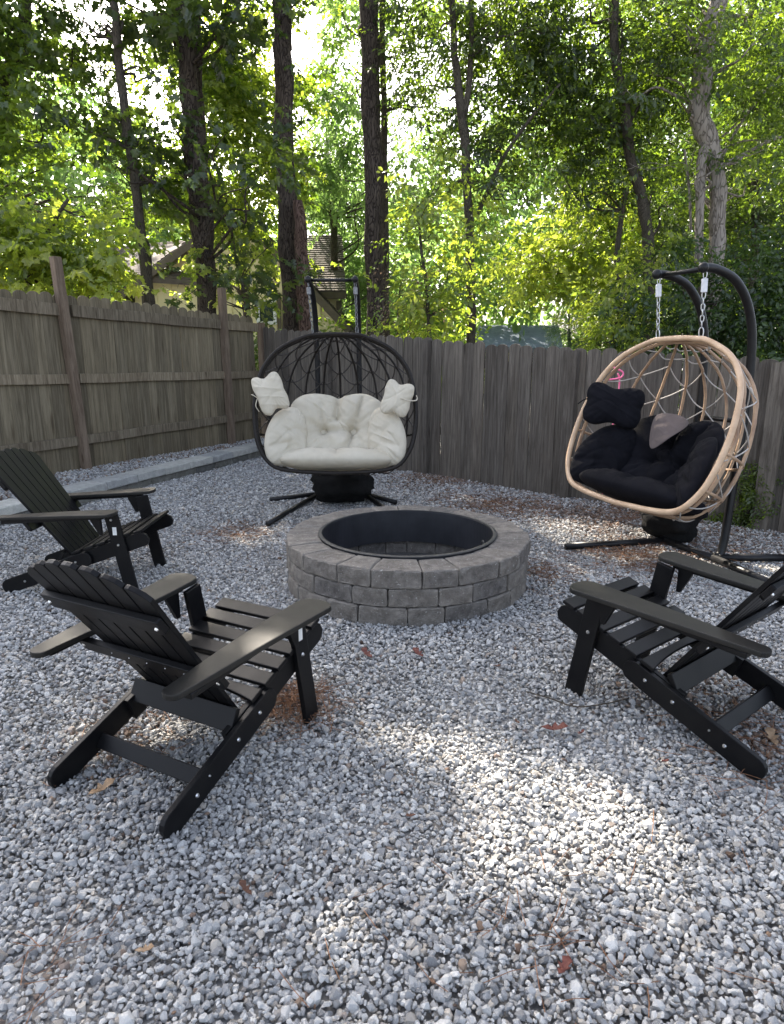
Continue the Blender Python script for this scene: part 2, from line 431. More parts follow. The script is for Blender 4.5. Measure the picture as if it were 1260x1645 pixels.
# --- left fence: rails and posts towards the yard
dF = Vector((FB[0] - FA[0], FB[1] - FA[1], 0)); LF = dF.length; dF.normalize(); nF = Vector((dF.y, -dF.x, 0))  # towards the yard
angF = math.atan2(dF.y, dF.x)
lf = empty('board_fence', (FA[0], FA[1], WALL_Z))
tag(lf, 'brown weathered board fence on the left with three rails and tall leaning posts', 'fence')
def ftop(s):  # top height of the left fence above its terrace at distance s
    return 2.0 - .16 * s / LF
bms = [board_mesh('fence_board', .1495, 1.0, .018, s, M_boardL) for s in range(8)]
nb = int((LF + 1.2) / .15)
for i in range(nb):
    s = -1.2 + i * .15 + .075
    if s > LF - .02: break
    o = link('fence_board', random.choice(bms), None, lf)
    o.location = dF * s + nF * random.uniform(-.012, -.004); o.rotation_euler = (0, random.uniform(-.006, .006), angF)
    o.location.z = -.02; o.scale = (1, 1, ftop(s) + .02 + random.uniform(-.012, .012))
def seg_rail(parent, s0, s1, zf, hgt, mat_, name='rail'):
    bm = bmesh.new(); L = s1 - s0; rr = random.Random(int(s0 * 100 + zf(0) * 77))
    vs = add_box(bm, L / 2, 0, 0, L, .038, hgt)
    bmesh.ops.subdivide_edges(bm, edges=[e for e in bm.edges if e.calc_length() > .5], cuts=10)
    bmesh.ops.bevel(bm, geom=[e for e in bm.edges], offset=.003, segments=1, affect='EDGES')
    for v_ in bm.verts:
        v_.co.z += zf(s0 + v_.co.x) + .004 * sin(v_.co.x * 5 + s0); v_.co.y += .003 * sin(v_.co.x * 3.3 + hgt * 40)
    return bm_obj(name, bm, mat_, parent)
posts = [( (Vector((-3.62, 7.54, 0)) - Vector((*FA, 0))).dot(dF)), ((Vector((-2.42, 9.70, 0)) - Vector((*FA, 0))).dot(dF))]
edges = [-1.25, posts[0] - .05, posts[0] + .05, posts[1] - .05, posts[1] + .05, LF - .03]
for a_, b_ in ((0, 1), (2, 3), (4, 5)):
    for zf, hh in ((lambda s: ftop(s) - .17, .125), (lambda s: ftop(s) * .5 + .06 - .0 * s, .105), (lambda s: .30 + .012 * s, .105)):
        o = seg_rail(lf, edges[a_], edges[b_], zf, hh, M_rail)
        o.location = nF * .026 + dF * edges[a_]; o.rotation_euler = (0, 0, angF)
for s, lean, hgt in ((posts[0], -.035, 2.33), (posts[1], -.012, 2.22), (LF - .02, 0, 1.78)):
    bm = bmesh.new(); add_box(bm, 0, 0, hgt / 2, .092, .092, hgt)
    bmesh.ops.bevel(bm, geom=bm.edges[:], offset=.006, segments=2, affect='EDGES')
    o = bm_obj('post', bm, M_post, lf); o.location = dF * s + nF * .058 + Vector((0, 0, -.03)); o.rotation_euler = (0, lean * 1.2, angF)
    if lean < -.03: o['label'] = 'tall reddish post leaning to the left'

# --- back fence
dB = Vector((BB[0] - BA[0], BB[1] - BA[1], 0)); LB = dB.length; dB.normalize(); nB = Vector((dB.y, -dB.x, 0))
if nB.y > 0: nB = -nB
angB = math.atan2(dB.y, dB.x)
bf = empty('board_fence', (BA[0], BA[1], 0))
tag(bf, 'grey weathered picket fence running across the back behind both hanging chairs', 'fence')
def btop(s):
    xs = [0, 3.4, 5.3, 7.2, 10]; ys = [1.86, 1.65, 1.53, 1.43, 1.30]
    return float(np.interp(s, xs, ys))
bms = [board_mesh('fence_board', .1535, 1.0, .018, 50 + s, M_board) for s in range(10)]
s = .14; i = 0; post_s = [1.62, 3.42, 5.33, 7.2, 9.1]
while s < LB:
    o = link('fence_board', bms[random.randrange(10)], None, bf)
    o.location = dB * s + nB * random.uniform(-.005, .006); o.rotation_euler = (0, random.uniform(-.008, .008), angB)
    o.location.z = -.03; o.scale = (random.uniform(.985, 1.0), 1, btop(s) + .03 + random.uniform(-.014, .014))
    s += .1545
for s in post_s:
    bm = bmesh.new(); hgt = btop(s) - .03; wd = .085 if s < 5 else .14
    add_box(bm, 0, 0, hgt / 2, wd, .07, hgt); bmesh.ops.bevel(bm, geom=bm.edges[:], offset=.004, segments=2, affect='EDGES')
    o = bm_obj('post', bm, M_board, bf); o.location = dB * s + nB * .045; o.rotation_euler = (0, random.uniform(-.006, .006), angB)
for zf in (.25, .75):   # rails on the far side
    for k in range(len(post_s) - 1):
        a_, b_ = post_s[k], post_s[k + 1]
        o = seg_rail(bf, a_, b_, lambda s, zf=zf: btop(s) * zf + .15, .09, M_rail); o.location = dB * a_ - nB * .034; o.rotation_euler = (0, 0, angB)

# ================================================================== FIRE PIT
pit = empty('fire_pit', (PITC[0], PITC[1], 0))
tag(pit, 'round fire pit of tumbled grey blocks with a black steel ring insert', 'fire pit')
def arc_block(a0, a1, ri, ro, z0, z1, seed, cham):
    rr = random.Random(seed); bm = bmesh.new(); n = 5
    gap = .003 / ro
    A = [a0 + gap + (a1 - a0 - 2 * gap) * k / n for k in range(n + 1)]
    am = (a0 + a1) / 2
    # tumbled blocks are straight faced: use the chord for the outer face, bulging a little
    def pt(a, r, z):
        rc = r * (1 - .65 * (1 - cos((a1 - a0) / 2) / cos(a - am)))
        return Vector((rc * cos(a), rc * sin(a), z))
    ring = []
    for a in A:
        ring.append([bm.verts.new(pt(a, ri, z0)), bm.verts.new(pt(a, ro, z0)), bm.verts.new(pt(a, ro, z1)), bm.verts.new(pt(a, ri, z1))])
    for k in range(n):
        for j in range(4):
            bm.faces.new((ring[k][j], ring[k][(j + 1) % 4], ring[k + 1][(j + 1) % 4], ring[k + 1][j]))
    bm.faces.new(ring[0][::-1]); bm.faces.new(ring[-1])
    bmesh.ops.recalc_face_normals(bm, faces=bm.faces[:])
    sharp = [e for e in bm.edges if e.calc_face_angle(0) > .6]
    bmesh.ops.bevel(bm, geom=sharp, offset=cham, segments=3, affect='EDGES', profile=.55)
    bmesh.ops.subdivide_edges(bm, edges=[e for e in bm.edges if e.calc_length() > .05], cuts=1, use_grid_fill=True)
    for v_ in bm.verts:
        v_.co += Vector((rr.uniform(-1, 1), rr.uniform(-1, 1), rr.uniform(-.7, .7))) * .0028
        q = v_.co; v_.co *= 1 + .004 * sin(q.x * 31 + seed) * cos(q.z * 47 + q.y * 23)
    return bm
ch = PIT_H / 3
wL, wS = .285, .212; tot = 10 * (wL + wS)
starts = [-pi / 2 - .02, -pi / 2 - .16, -pi / 2 - .03]
seed = 0
for course in range(3):
    a = starts[course] + (0.11 if course == 2 else 0); 
    for k in range(20):
        w_ = (wL if (k + course) % 2 else wS) / tot * 2 * pi
        z0 = course * ch - (.01 if course == 0 else 0); z1 = (course + 1) * ch - .004
        ro = PIT_R + random.uniform(-.006, .005) + (.004 if course == 2 else 0); ri = PIT_RI + (.006 if course == 2 else .03)
        o = bm_obj('stone_block', arc_block(a, a + w_, ri, ro, z0, z1 + (random.uniform(-.002, .003) if course == 2 else 0), seed, .013), M_pit, pit)
        a += w_; seed += 1
bm = bmesh.new(); n = 96
prof = [(PIT_RI - .012, .10), (PIT_RI - .012, PIT_H + .002), (PIT_RI - .008, PIT_H + .007), (PIT_RI + .0, PIT_H + .008), (PIT_RI + .0, .10)]
rg = [[bm.verts.new((r * cos(2 * pi * k / n), r * sin(2 * pi * k / n), z)) for r, z in prof] for k in range(n)]
for k in range(n):
    for j in range(len(prof)): bm.faces.new((rg[k][j], rg[(k + 1) % n][j], rg[(k + 1) % n][(j + 1) % 5], rg[k][(j + 1) % 5]))
bmesh.ops.recalc_face_normals(bm, faces=bm.faces[:])
bm_obj('steel_ring', bm, M_steel, pit)
bm = bmesh.new()
prof = [(PIT_RI - .013, PIT_H + .009), (PIT_RI - .010, PIT_H + .013), (PIT_RI + .012, PIT_H + .010), (PIT_RI + .014, PIT_H + .006), (PIT_RI + .0, PIT_H + .0085)]
rg = [[bm.verts.new((r * cos(2 * pi * k / n), r * sin(2 * pi * k / n), z)) for r, z in prof] for k in range(n)]
for k in range(n):
    for j in range(len(prof)): bm.faces.new((rg[k][j], rg[(k + 1) % n][j], rg[(k + 1) % n][(j + 1) % 5], rg[k][(j + 1) % 5]))
bmesh.ops.recalc_face_normals(bm, faces=bm.faces[:])
bm_obj('ring_lip', bm, M_ring, pit, smooth=True)
for aa in (R(215), R(8)):
    bm = bmesh.new(); add_tube(bm, spline([(0, -.035, 0), (-.03, -.035, .0), (-.035, -.03, .06), (-.035, 0, .085), (-.035, .03, .06), (-.03, .035, 0), (0, .035, 0)], 4), .007, 6)
    add_box(bm, -.03, 0, .03, .006, .05, .06)
    o = bm_obj('ring_bracket', bm, M_ring, pit); rI = PIT_RI - .02; o.location = (rI * cos(aa), rI * sin(aa), .16); o.rotation_euler = (0, 0, aa)
bm = bmesh.new(); bmesh.ops.create_circle(bm, cap_ends=True, segments=48, radius=PIT_RI + .02)
for v_ in bm.verts: v_.co.z = .004
tag(bm_obj('ash_bed', bm, simple('ash', (.03, .028, .026), (.12, .115, .11), 20, .95, .6, .02), pit), label='grey ash at the bottom of the pit')

# ================================================================== ADIRONDACK CHAIRS
def plank(name, p0, p1, width, th, y, m, parent, bev=.003, r0=False, r1=False, wdir=None):
    """plank in the side plane (x, z) from p0 to p1, thickness along y"""
    a = Vector((p0[0], 0, p0[1])); b = Vector((p1[0], 0, p1[1])); d = (b - a); L = d.length; d.normalize()
    up = Vector((-d.z, 0, d.x)); h = width / 2
    def end(round_, xc, sgn):
        if round_ == 'full': return [(xc + sgn * h * .9 * cos(q), h * sin(q)) for q in [(-pi / 2 + pi * k / 8) for k in range(9)]]
        if round_: return [(xc, -h), (xc + sgn * h * .35, -h * .9), (xc + sgn * h * .75, -h * .35), (xc + sgn * h * .6, h * .4), (xc - 0 * sgn, h * .95)]
        return [(xc, -h), (xc, h)]
    e1 = end(r1, L, 1); e0 = end(r0, 0, -1)
    bm = bmesh.new()
    add_prism(bm, e1 + e0[::-1], th, frame((a.x, y, a.z), d, up, (0, -1 if True else 1, 0)), bev)
    bmesh.ops.recalc_face_normals(bm, faces=bm.faces[:])
    return bm_obj(name, bm, m, parent)
def cross_plank(name, x, z, half, w, th, ang, m, parent, cham=0.0, arch=0.0):
    """plank running across (y), its width direction leaning by ang from the vertical towards -x"""
    u = Vector((-sin(ang), 0, cos(ang))); bm = bmesh.new(); h = w / 2
    out = [(-half + cham, -h), (half - cham, -h), (half, -h + cham * 1.2), (half, h - cham * 0.3), (half - cham * .4, h), (-half + cham * .4, h), (-half, h - cham * .3), (-half, -h + cham * 1.2)] if cham else [(-half, -h), (half, -h), (half, h), (-half, h)]
    if arch:
        k = [(-half + 2 * half * i / 12) for i in range(13)]
        out = [(y, -h) for y in k] + [(y, h + arch * (-(1 - (y / half) ** 2))) for y in k[::-1]]
    add_prism(bm, out, th, frame((x, 0, z), (0, 1, 0), u, Vector((0, 1, 0)).cross(u)), .003)
    bmesh.ops.recalc_face_normals(bm, faces=bm.faces[:])
    return bm_obj(name, bm, m, parent)
def make_chair():
    ch = empty('adirondack_chair')
    rA, rB = (.092, .344), (-.47, .148)                    # seat rail
    sd = Vector((rB[0] - rA[0], rB[1] - rA[1])).normalized(); rail_ang = math.atan2(rA[1] - rB[1], rA[0] - rB[0])
    for s in (-1, 1):
        plank('front_leg', (.005, -.004), (-.085, .508), .082, .022, s * .262, M_black, ch)
        plank('seat_rail', rB, rA, .095, .022, s * .237, M_black, ch, r1=True)
        plank('rear_leg', (-.27, .217), (-.765, .040), .092, .022, s * .2625, M_black, ch, r0='full', r1='full')
        # arm
        n = 15; left = []; right = []
        for k in range(n):
            t_ = k / (n - 1); x = -.752 + .690 * t_
            w_ = .034 + .040 * (t_ ** 1.1) + .006 * sin(pi * t_); cy = .302 + .036 * t_ ** .8 - .010 * sin(pi * t_)
            left.append((x, cy + w_)); right.append((x, cy - w_))
        xf, wf = left[-1][0], (left[-1][1] - right[-1][1]) / 2; cf = (left[-1][1] + right[-1][1]) / 2
        fr = [(xf + wf * .62 * cos(q), cf + wf * sin(q)) for q in [(-pi / 2 + pi * k / 10) for k in range(1, 10)]]
        xr, wr = left[0][0], (left[0][1] - right[0][1]) / 2; cr = (left[0][1] + right[0][1]) / 2
        rr_ = [(xr - wr * .8 * cos(q), cr - wr * sin(q)) for q in [(-pi / 2 + pi * k / 8) for k in range(1, 8)]]
        out = [(x, s * y) for x, y in right + fr + left[::-1] + rr_]
        sl_ = .05
        bm = bmesh.new()
        add_prism(bm, out, .021, frame((0, 0, .53 + .0), (cos(sl_), 0, sin(sl_)), (0, 1, 0), (-sin(sl_), 0, cos(sl_))), .005)
        bmesh.ops.recalc_face_normals(bm, faces=bm.faces[:])
        arm = bm_obj('arm', bm, M_arm, ch)
        bm = bmesh.new()
        add_box(bm, -.41, s * .318, -.022, .62, .045, .022, frame((0, 0, .53), (cos(sl_), 0, sin(sl_)), (0, 1, 0), (-sin(sl_), 0, cos(sl_))))
        bmesh.ops.bevel(bm, geom=bm.edges[:], offset=.003, segments=1, affect='EDGES')
        bm_obj('arm_batten', bm, M_black, arm)
        bm = bmesh.new()
        add_prism(bm, [(0, 0), (-.07, 0), (-.062, -.03), (-.018, -.12), (0, -.12)], .02, frame((-.13, s * .30, .505), (1, 0, 0), (0, 0, 1), (0, -1, 0)), .002)
        bm_obj('arm_bracket', bm, M_black, arm)
    # seat slats
    nrm = Vector((-sd.y, 0, sd.x));  nrm = Vector((sin(rail_ang) * -1, 0, cos(rail_ang)))
    for k in range(6):
        q = .008 + k * .083; cx = rA[0] - q * cos(rail_ang); cz = rA[1] - q * sin(rail_ang)
        c_ = Vector((cx, 0, cz)) + nrm * (.0475 + .010 - (.006 if k == 0 else 0))
        half = .262 if k else .255
        bm = bmesh.new()
        n = 12; ys = [-half + 2 * half * i / n for i in range(n + 1)]
        back = [(-.030 + (.028 * (1 - (y / half) ** 2) if k == 5 else 0), y) for y in ys]
        out = [(.034, y) for y in (half, -half)][::-1] if False else [(.031, -half), (.031, half)] + back[::-1]
        add_prism(bm, out, .018, frame(c_, (cos(rail_ang), 0, sin(rail_ang)), (0, 1, 0), nrm), .004)
        bmesh.ops.recalc_face_normals(bm, faces=bm.faces[:])
        bm_obj('seat_slat', bm, M_black, ch)
    # back: seven fanned slats with an arched top
    b0 = Vector((-.318, 0, .135)); d = (Vector((-.828, 0, .872)) - b0); L = d.length; d.normalize(); bn = Vector((d.z, 0, -d.x))
    nS = 7
    for k in range(nS):
        f0, f1 = (k / nS - .5) * 2, ((k + 1) / nS - .5) * 2
        wb, wt = .2, .278; g = .0035
        def top(f): return L - .095 * abs(f) ** 2.1
        pts = [(f0 * wb + g, 0), (f1 * wb - g, 0)]
        for i in range(5):
            f = f1 + (f0 - f1) * i / 4
            e = .012 * (abs(i - 2) / 2) ** 3
            xx = f * wt * (.985) + (g if i == 4 else -g if i == 0 else 0)
            pts.append((xx, top(f) - e))
        bm = bmesh.new()
        add_prism(bm, pts, .017, frame(b0, (0, 1, 0), d, Vector((0, 1, 0)).cross(d)), .003)
        bmesh.ops.recalc_face_normals(bm, faces=bm.faces[:])
        bm_obj('back_slat', bm, M_black, ch)
    la = math.atan2(-d.x, d.z)
    def bp(f, off): return b0 + d * (L * f) - bn * off
    p = bp(.76, .022); cross_plank('back_brace', p.x, p.z, .262, .07, .022, la, M_black, ch, .012)
    p = bp(.445, .023); cross_plank('arm_support', p.x, p.z - .005, .335, .07, .022, la, M_black, ch, .012)
    p = bp(.10, .024); cross_plank('seat_brace', p.x - .045, p.z + .02, .249, .085, .022, R(-28), M_black, ch)
    cross_plank('stretcher', -.60, .088, .249, .055, .02, R(-35), M_black, ch)
    # screws and bolts
    bm = bmesh.new()
    def screw(c_, axis, r=.0085):
        mm = Vector(axis).to_track_quat('Z', 'Y').to_matrix().to_4x4(); mm.translation = Vector(c_)
        bmesh.ops.create_cone(bm, cap_ends=True, segments=10, radius1=r, radius2=r * .6, depth=.006, matrix=mm)
    for s in (-1, 1):
        for x, z in ((-.053, .31), (-.083, .47), (-.33, .2), (-.45, .158), (-.66, .075)): screw((x, s * .2755, z), (0, s, 0))
        for x, z in ((-.60, .095),): screw((x, s * .2755, z + .015), (0, s, 0), .005)
        q = bp(.76, .036); screw((q.x, s * .24, q.z), -bn, .007)
        q = bp(.445, .037); screw((q.x, s * .315, q.z), -bn, .009)
    for k in range(5):
        q = bp(.445, .036); screw((q.x, (k - 2) * .085, q.z), -bn, .003)
    tag(bm_obj('screws', bm, M_screw, ch), kind='stuff')
    bm = bmesh.new(); add_box(bm, -.066, -.2745, .40, .024, .0015, .05); bm_obj('sticker', bm, M_sticker, ch)
    return ch
CH = make_chair()
CH['label'] = 'black slatted adirondack chair in the left foreground seen from behind, facing the fire pit'
CH['category'] = 'chair'; CH['group'] = 'black adirondack chairs around the fire pit'
C2 = copy_tree(CH); C3 = copy_tree(CH)
C2['label'] = 'black adirondack chair at the right edge with its left arm towards the camera'
C3['label'] = 'black adirondack chair farther back at the left edge, beside the low stone wall'
CH.location = (-.571, 2.558, .006); CH.rotation_euler = (0, 0, 1.0946)
C2.location = (1.017, 2.808, .006); C2.rotation_euler = (0, 0, 2.2396)
C3.location = (-1.646, 4.172, .006); C3.rotation_euler = (0, 0, .0075)

# ================================================================== HANGING EGG CHAIRS
RIMN = [(0, 1), (.2, .99), (.36, .965), (.67, .80), (.87, .55), (.96, .27), (1, -.08), (.98, -.44), (.91, -.70), (.76, -.9), (.5, -.97), (0, -1)]
RA, RB, RD = .70, .60, .62
half_rim = spline([(a * RA, 0, b * RB) for a, b in RIMN], 5)
def shell(phi, q):        # q in 0..1 along the half rim from the top to the bottom
    f = q * (len(half_rim) - 1); i = min(int(f), len(half_rim) - 2); p = half_rim[i].lerp(half_rim[i + 1], f - i)
    return Vector((p.x * sin(phi), RD * (p.x / RA) * cos(phi), p.z))
def basket(name, pos, yaw, tilt, mrim, mrib, mrope, rr, rrib, rrope, ribs, label, double):
    o = empty(name, pos); o.rotation_mode = 'XYZ'
    o.rotation_euler = (Matrix.Rotation(yaw, 3, 'Z') @ Matrix.Rotation(-tilt, 3, 'X')).to_euler()
    tag(o, label, 'hanging chair')
    loop = [Vector(p) for p in half_rim] + [Vector((-p.x, p.y, p.z)) for p in half_rim[::-1][1:-1]]
    bm = bmesh.new(); add_tube(bm, loop, rr, 10, closed=True); bm_obj('rim', bm, mrim, o, True)
    bm = bmesh.new(); add_tube(bm, [Vector((p.x * .985, .035 + (.012 if p.z > 0 else .03), p.z * .985)) for p in loop], rr * .7, 8, closed=True); bm_obj('inner_rim', bm, mrim, o, True)
    for ph in ribs:
        bm = bmesh.new(); rnd = random.Random(int(ph * 100))
        pts = [shell(ph, .03 + .94 * k / 30) + Vector((rnd.uniform(-1, 1), 0, rnd.uniform(-1, 1))) * (.003 if double else .0) for k in range(31)]
        add_tube(bm, pts, rrib, 7); bm_obj('rib', bm, mrib, o, True)
    for zq in ((.50, .62) if double else (.55,)):      # horizontal hoops around the back
        bm = bmesh.new(); add_tube(bm, [shell(-pi / 2 + pi * k / 40, zq + .08) for k in range(41)], rrib * .95, 7); bm_obj('hoop', bm, mrib, o, True)
    allr = [-pi / 2] + list(ribs) + [pi / 2]
    for lv, q in enumerate((.16, .22, .29, .36, .43, .50, .57, .66, .75, .84) if double else (.12, .17, .22, .27, .32, .37, .42, .48, .54, .60, .68, .77, .86)):
        bm = bmesh.new(); pts = []; rnd = random.Random(lv * 7 + 1)
        for k in range(len(allr) - 1):
            qa = q + (.035 if (k + lv) % 2 else -.035) * (1 if lv > 1 else .2); qb = q + (-.035 if (k + lv) % 2 else .035) * (1 if lv > 1 else .2)
            sag = rnd.uniform(.0, .022) if not double else rnd.uniform(.0, .012)
            for i in range(6):
                t_ = i / 6; p = shell(allr[k] + (allr[k + 1] - allr[k]) * t_, qa + (qb - qa) * t_); p.z -= sag * sin(pi * t_) * 2; pts.append(p)
            for i in range(2): pts.append(shell(allr[k + 1], qb) + Vector((.006 * i, .004, .003 * i)))
        add_tube(bm, pts, rrope, 5); bm_obj('rope', bm, mrope, o, True)
    return o
def link_bm(L, w, r):
    pts = [(w * cos(a), 0, L * sin(a) + (L * .35 if sin(a) > 0 else -L * .35 if sin(a) < 0 else 0)) for a in [2 * pi * k / 14 for k in range(14)]]
    bm = bmesh.new(); add_tube(bm, pts, r, 6, closed=True); return bm
CL = bm_obj('chain_link', link_bm(.016, .011, .0035), M_chain, link_it=False, smooth=True)
CB = bm_obj('carabiner', link_bm(.026, .014, .004), M_chain, link_it=False, smooth=True)
DULL = {}
for me_ in (CL, CB):
    DULL[me_.name] = me_.copy(); DULL[me_.name].materials[0] = M_chaind
def chain(parent_thing, top, bot, spring_len=.085, mspring=M_spring, dull=False):
    """top, bot: world positions. the chain is a part of the basket thing"""
    bpy.context.view_layer.update()
    Mi = parent_thing.matrix_world.inverted()
    d = bot - top; L = d.length; dn = d.normalized()
    h = empty('hanging_chain'); h.parent = parent_thing
    mw = Matrix.Translation(top) @ (-dn).to_track_quat('Z', 'Y').to_matrix().to_4x4()
    h.matrix_local = Mi @ mw
    def piece(name, me, z, rz):
        o = link(name, DULL[me.name] if dull else me, None, h); o.location = (0, 0, -z); o.rotation_euler = (0, 0, rz + .3); return o
    z = .03; piece('chain_link', CL, .022, 0); z = .045
    bm = bmesh.new(); bmesh.ops.create_cone(bm, cap_ends=True, segments=16, radius1=.020, radius2=.020, depth=spring_len)
    bmesh.ops.bevel(bm, geom=bm.edges[:], offset=.003, segments=1, affect='EDGES')
    o = bm_obj('spring_cover', bm, mspring, h); o.location = (0, 0, -(z + spring_len / 2))
    z += spring_len + .02; k = 0
    while z < L - .075: piece('chain_link', CL, z, (k % 2) * pi / 2); z += .036; k += 1
    piece('carabiner', CB, L - .038, 0)

# ---- stand built in local axes: x across, y back, z up; origin under the tips
def stand(name, pos, yaw, tipz, back, foot_back, legs, label, half=.2, r=.024, brace=True, foot_half=None):
    o = empty(name, pos, (0, 0, yaw)); tag(o, label, 'chair stand')
    fh = foot_half or half
    for s in (-1, 1):
        P = [(s * half, -.02, tipz), (s * half, .10, tipz - .005), (s * half, .28, tipz - .07), (s * half, back * .85, tipz - .24), (s * half, back, tipz - .50),
             (s * half, back * 1.02, tipz * .52), (s * (half * .6 + fh * .4), back * .93, tipz * .28), (s * fh, (back * .45 + foot_back * .55), .09), (s * fh, foot_back, .04)]
        bm = bmesh.new(); add_tube(bm, spline(P, 6), r, 10); up = bm_obj('upright', bm, M_blackmetal, o, True)
        bm = bmesh.new(); bmesh.ops.create_uvsphere(bm, u_segments=12, v_segments=8, radius=r * 1.18, matrix=Matrix.Translation((s * half, -.02, tipz)))
        bm_obj('end_cap', bm, M_blackmetal, up, True)
    bm = bmesh.new(); add_tube(bm, [(-half, .03, tipz - .002), (half, .03, tipz - .002)], r * .55, 8); bm_obj('top_bar', bm, M_blackmetal, o, True)
    bm = bmesh.new(); add_tube(bm, [(-half, back * 1.01, tipz * .5), (half, back * 1.01, tipz * .5)], r * .6, 8); bm_obj('cross_bar', bm, M_blackmetal, o, True)
    bm = bmesh.new(); add_tube(bm, [(-fh - .03, foot_back, .032), (fh + .03, foot_back, .032)], r * .9, 8); bm_obj('cross_bar', bm, M_blackmetal, o, True)
    for (x0, y0, x1, y1) in legs:
        bm = bmesh.new(); add_tube(bm, [(x0, y0, .032), (x0 + (x1 - x0) * .97, y0 + (y1 - y0) * .97, .026)], r * .95, 8); lg = bm_obj('leg', bm, M_blackmetal, o, True)
    return o

# soft pads -----------------------------------------------------------
def puff(outline, T, place, tufts=(), wr=.006, nr=30, power=3.2, seams=(), seed=0, back=.6):
    rr = random.Random(seed); ol = spline([(a, b, 0) for a, b in outline], 8, closed=True)
    cx = sum(p.x for p in ol) / len(ol); cy = sum(p.y for p in ol) / len(ol); n = len(ol)
    bm = bmesh.new(); ph = [rr.uniform(0, 6.28) for _ in range(6)]
    def h(x, y, r, ti):
        e = max(0, 1 - r ** power) ** .55
        hh = T * e
        for (tx, ty, td, tr) in tufts:
            q = math.hypot(x - tx, y - ty); hh -= td * math.exp(-(q / tr) ** 1.3)
            an = math.atan2(y - ty, x - tx); hh -= wr * 2.6 * max(0, sin(an * 7 + ph[0] + q * 9)) ** 3 * math.exp(-((q - tr * 1.5) / (tr * 1.3)) ** 2) * e
        for (x0, y0, x1, y1, sd_, sw) in seams:
            dx, dy = x1 - x0, y1 - y0; t_ = max(0, min(1, ((x - x0) * dx + (y - y0) * dy) / (dx * dx + dy * dy)))
            q = math.hypot(x - x0 - dx * t_, y - y0 - dy * t_); hh -= sd_ * math.exp(-(q / sw) ** 1.4) * min(1, e * 1.5)
        # edge puckers
        hh += wr * sin(ti * 2 * pi * 21 + ph[1] + 3 * sin(ti * 12)) * (r ** 3) * min(1, e * 2)
        hh += wr * 1.1 * sin(x * 23 + y * 9 + ph[2]) * sin(y * 19 - x * 7 + ph[3]) * e
        fo = sin(x * 17 + 6 * sin(y * 6 + ph[4]) + y * 8 + ph[5]); hh += wr * 2.0 * (1 - abs(fo)) ** 3 * e
        fo = sin(y * 21 - 5 * sin(x * 7 + ph[3]) + x * 11 + ph[0]); hh -= wr * 1.9 * (1 - abs(fo)) ** 4 * e
        return hh
    for sgn in (1, -1):
        rings = []
        for k in range(1, nr + 1):
            r = sin(k / nr * pi / 2)
            rings.append([bm.verts.new(place(cx + (p.x - cx) * r, cy + (p.y - cy) * r, (h(cx + (p.x - cx) * r, cy + (p.y - cy) * r, r, i / n) if sgn > 0 else -T * back * max(0, 1 - r ** power) ** .55))) for i, p in enumerate(ol)])
        c0 = bm.verts.new(place(cx, cy, h(cx, cy, 0, 0) if sgn > 0 else -T * back))
        for i in range(n):
            f_ = (c0, rings[0][i], rings[0][(i + 1) % n]); bm.faces.new(f_ if sgn > 0 else f_[::-1])
            for k in range(nr - 1):
                f_ = (rings[k][i], rings[k + 1][i], rings[k + 1][(i + 1) % n], rings[k][(i + 1) % n]); bm.faces.new(f_ if sgn > 0 else f_[::-1])
    bmesh.ops.remove_doubles(bm, verts=bm.verts[:], dist=.0008)
    bmesh.ops.recalc_face_normals(bm, faces=bm.faces[:])
    return bm
def plane_place(o, ux, uy, bend=0.0):
    o, ux, uy = Vector(o), Vector(ux).normalized(), Vector(uy).normalized(); uz = ux.cross(uy)
    return lambda a, b, h: o + ux * a + uy * b + uz * (h + bend * a * a)

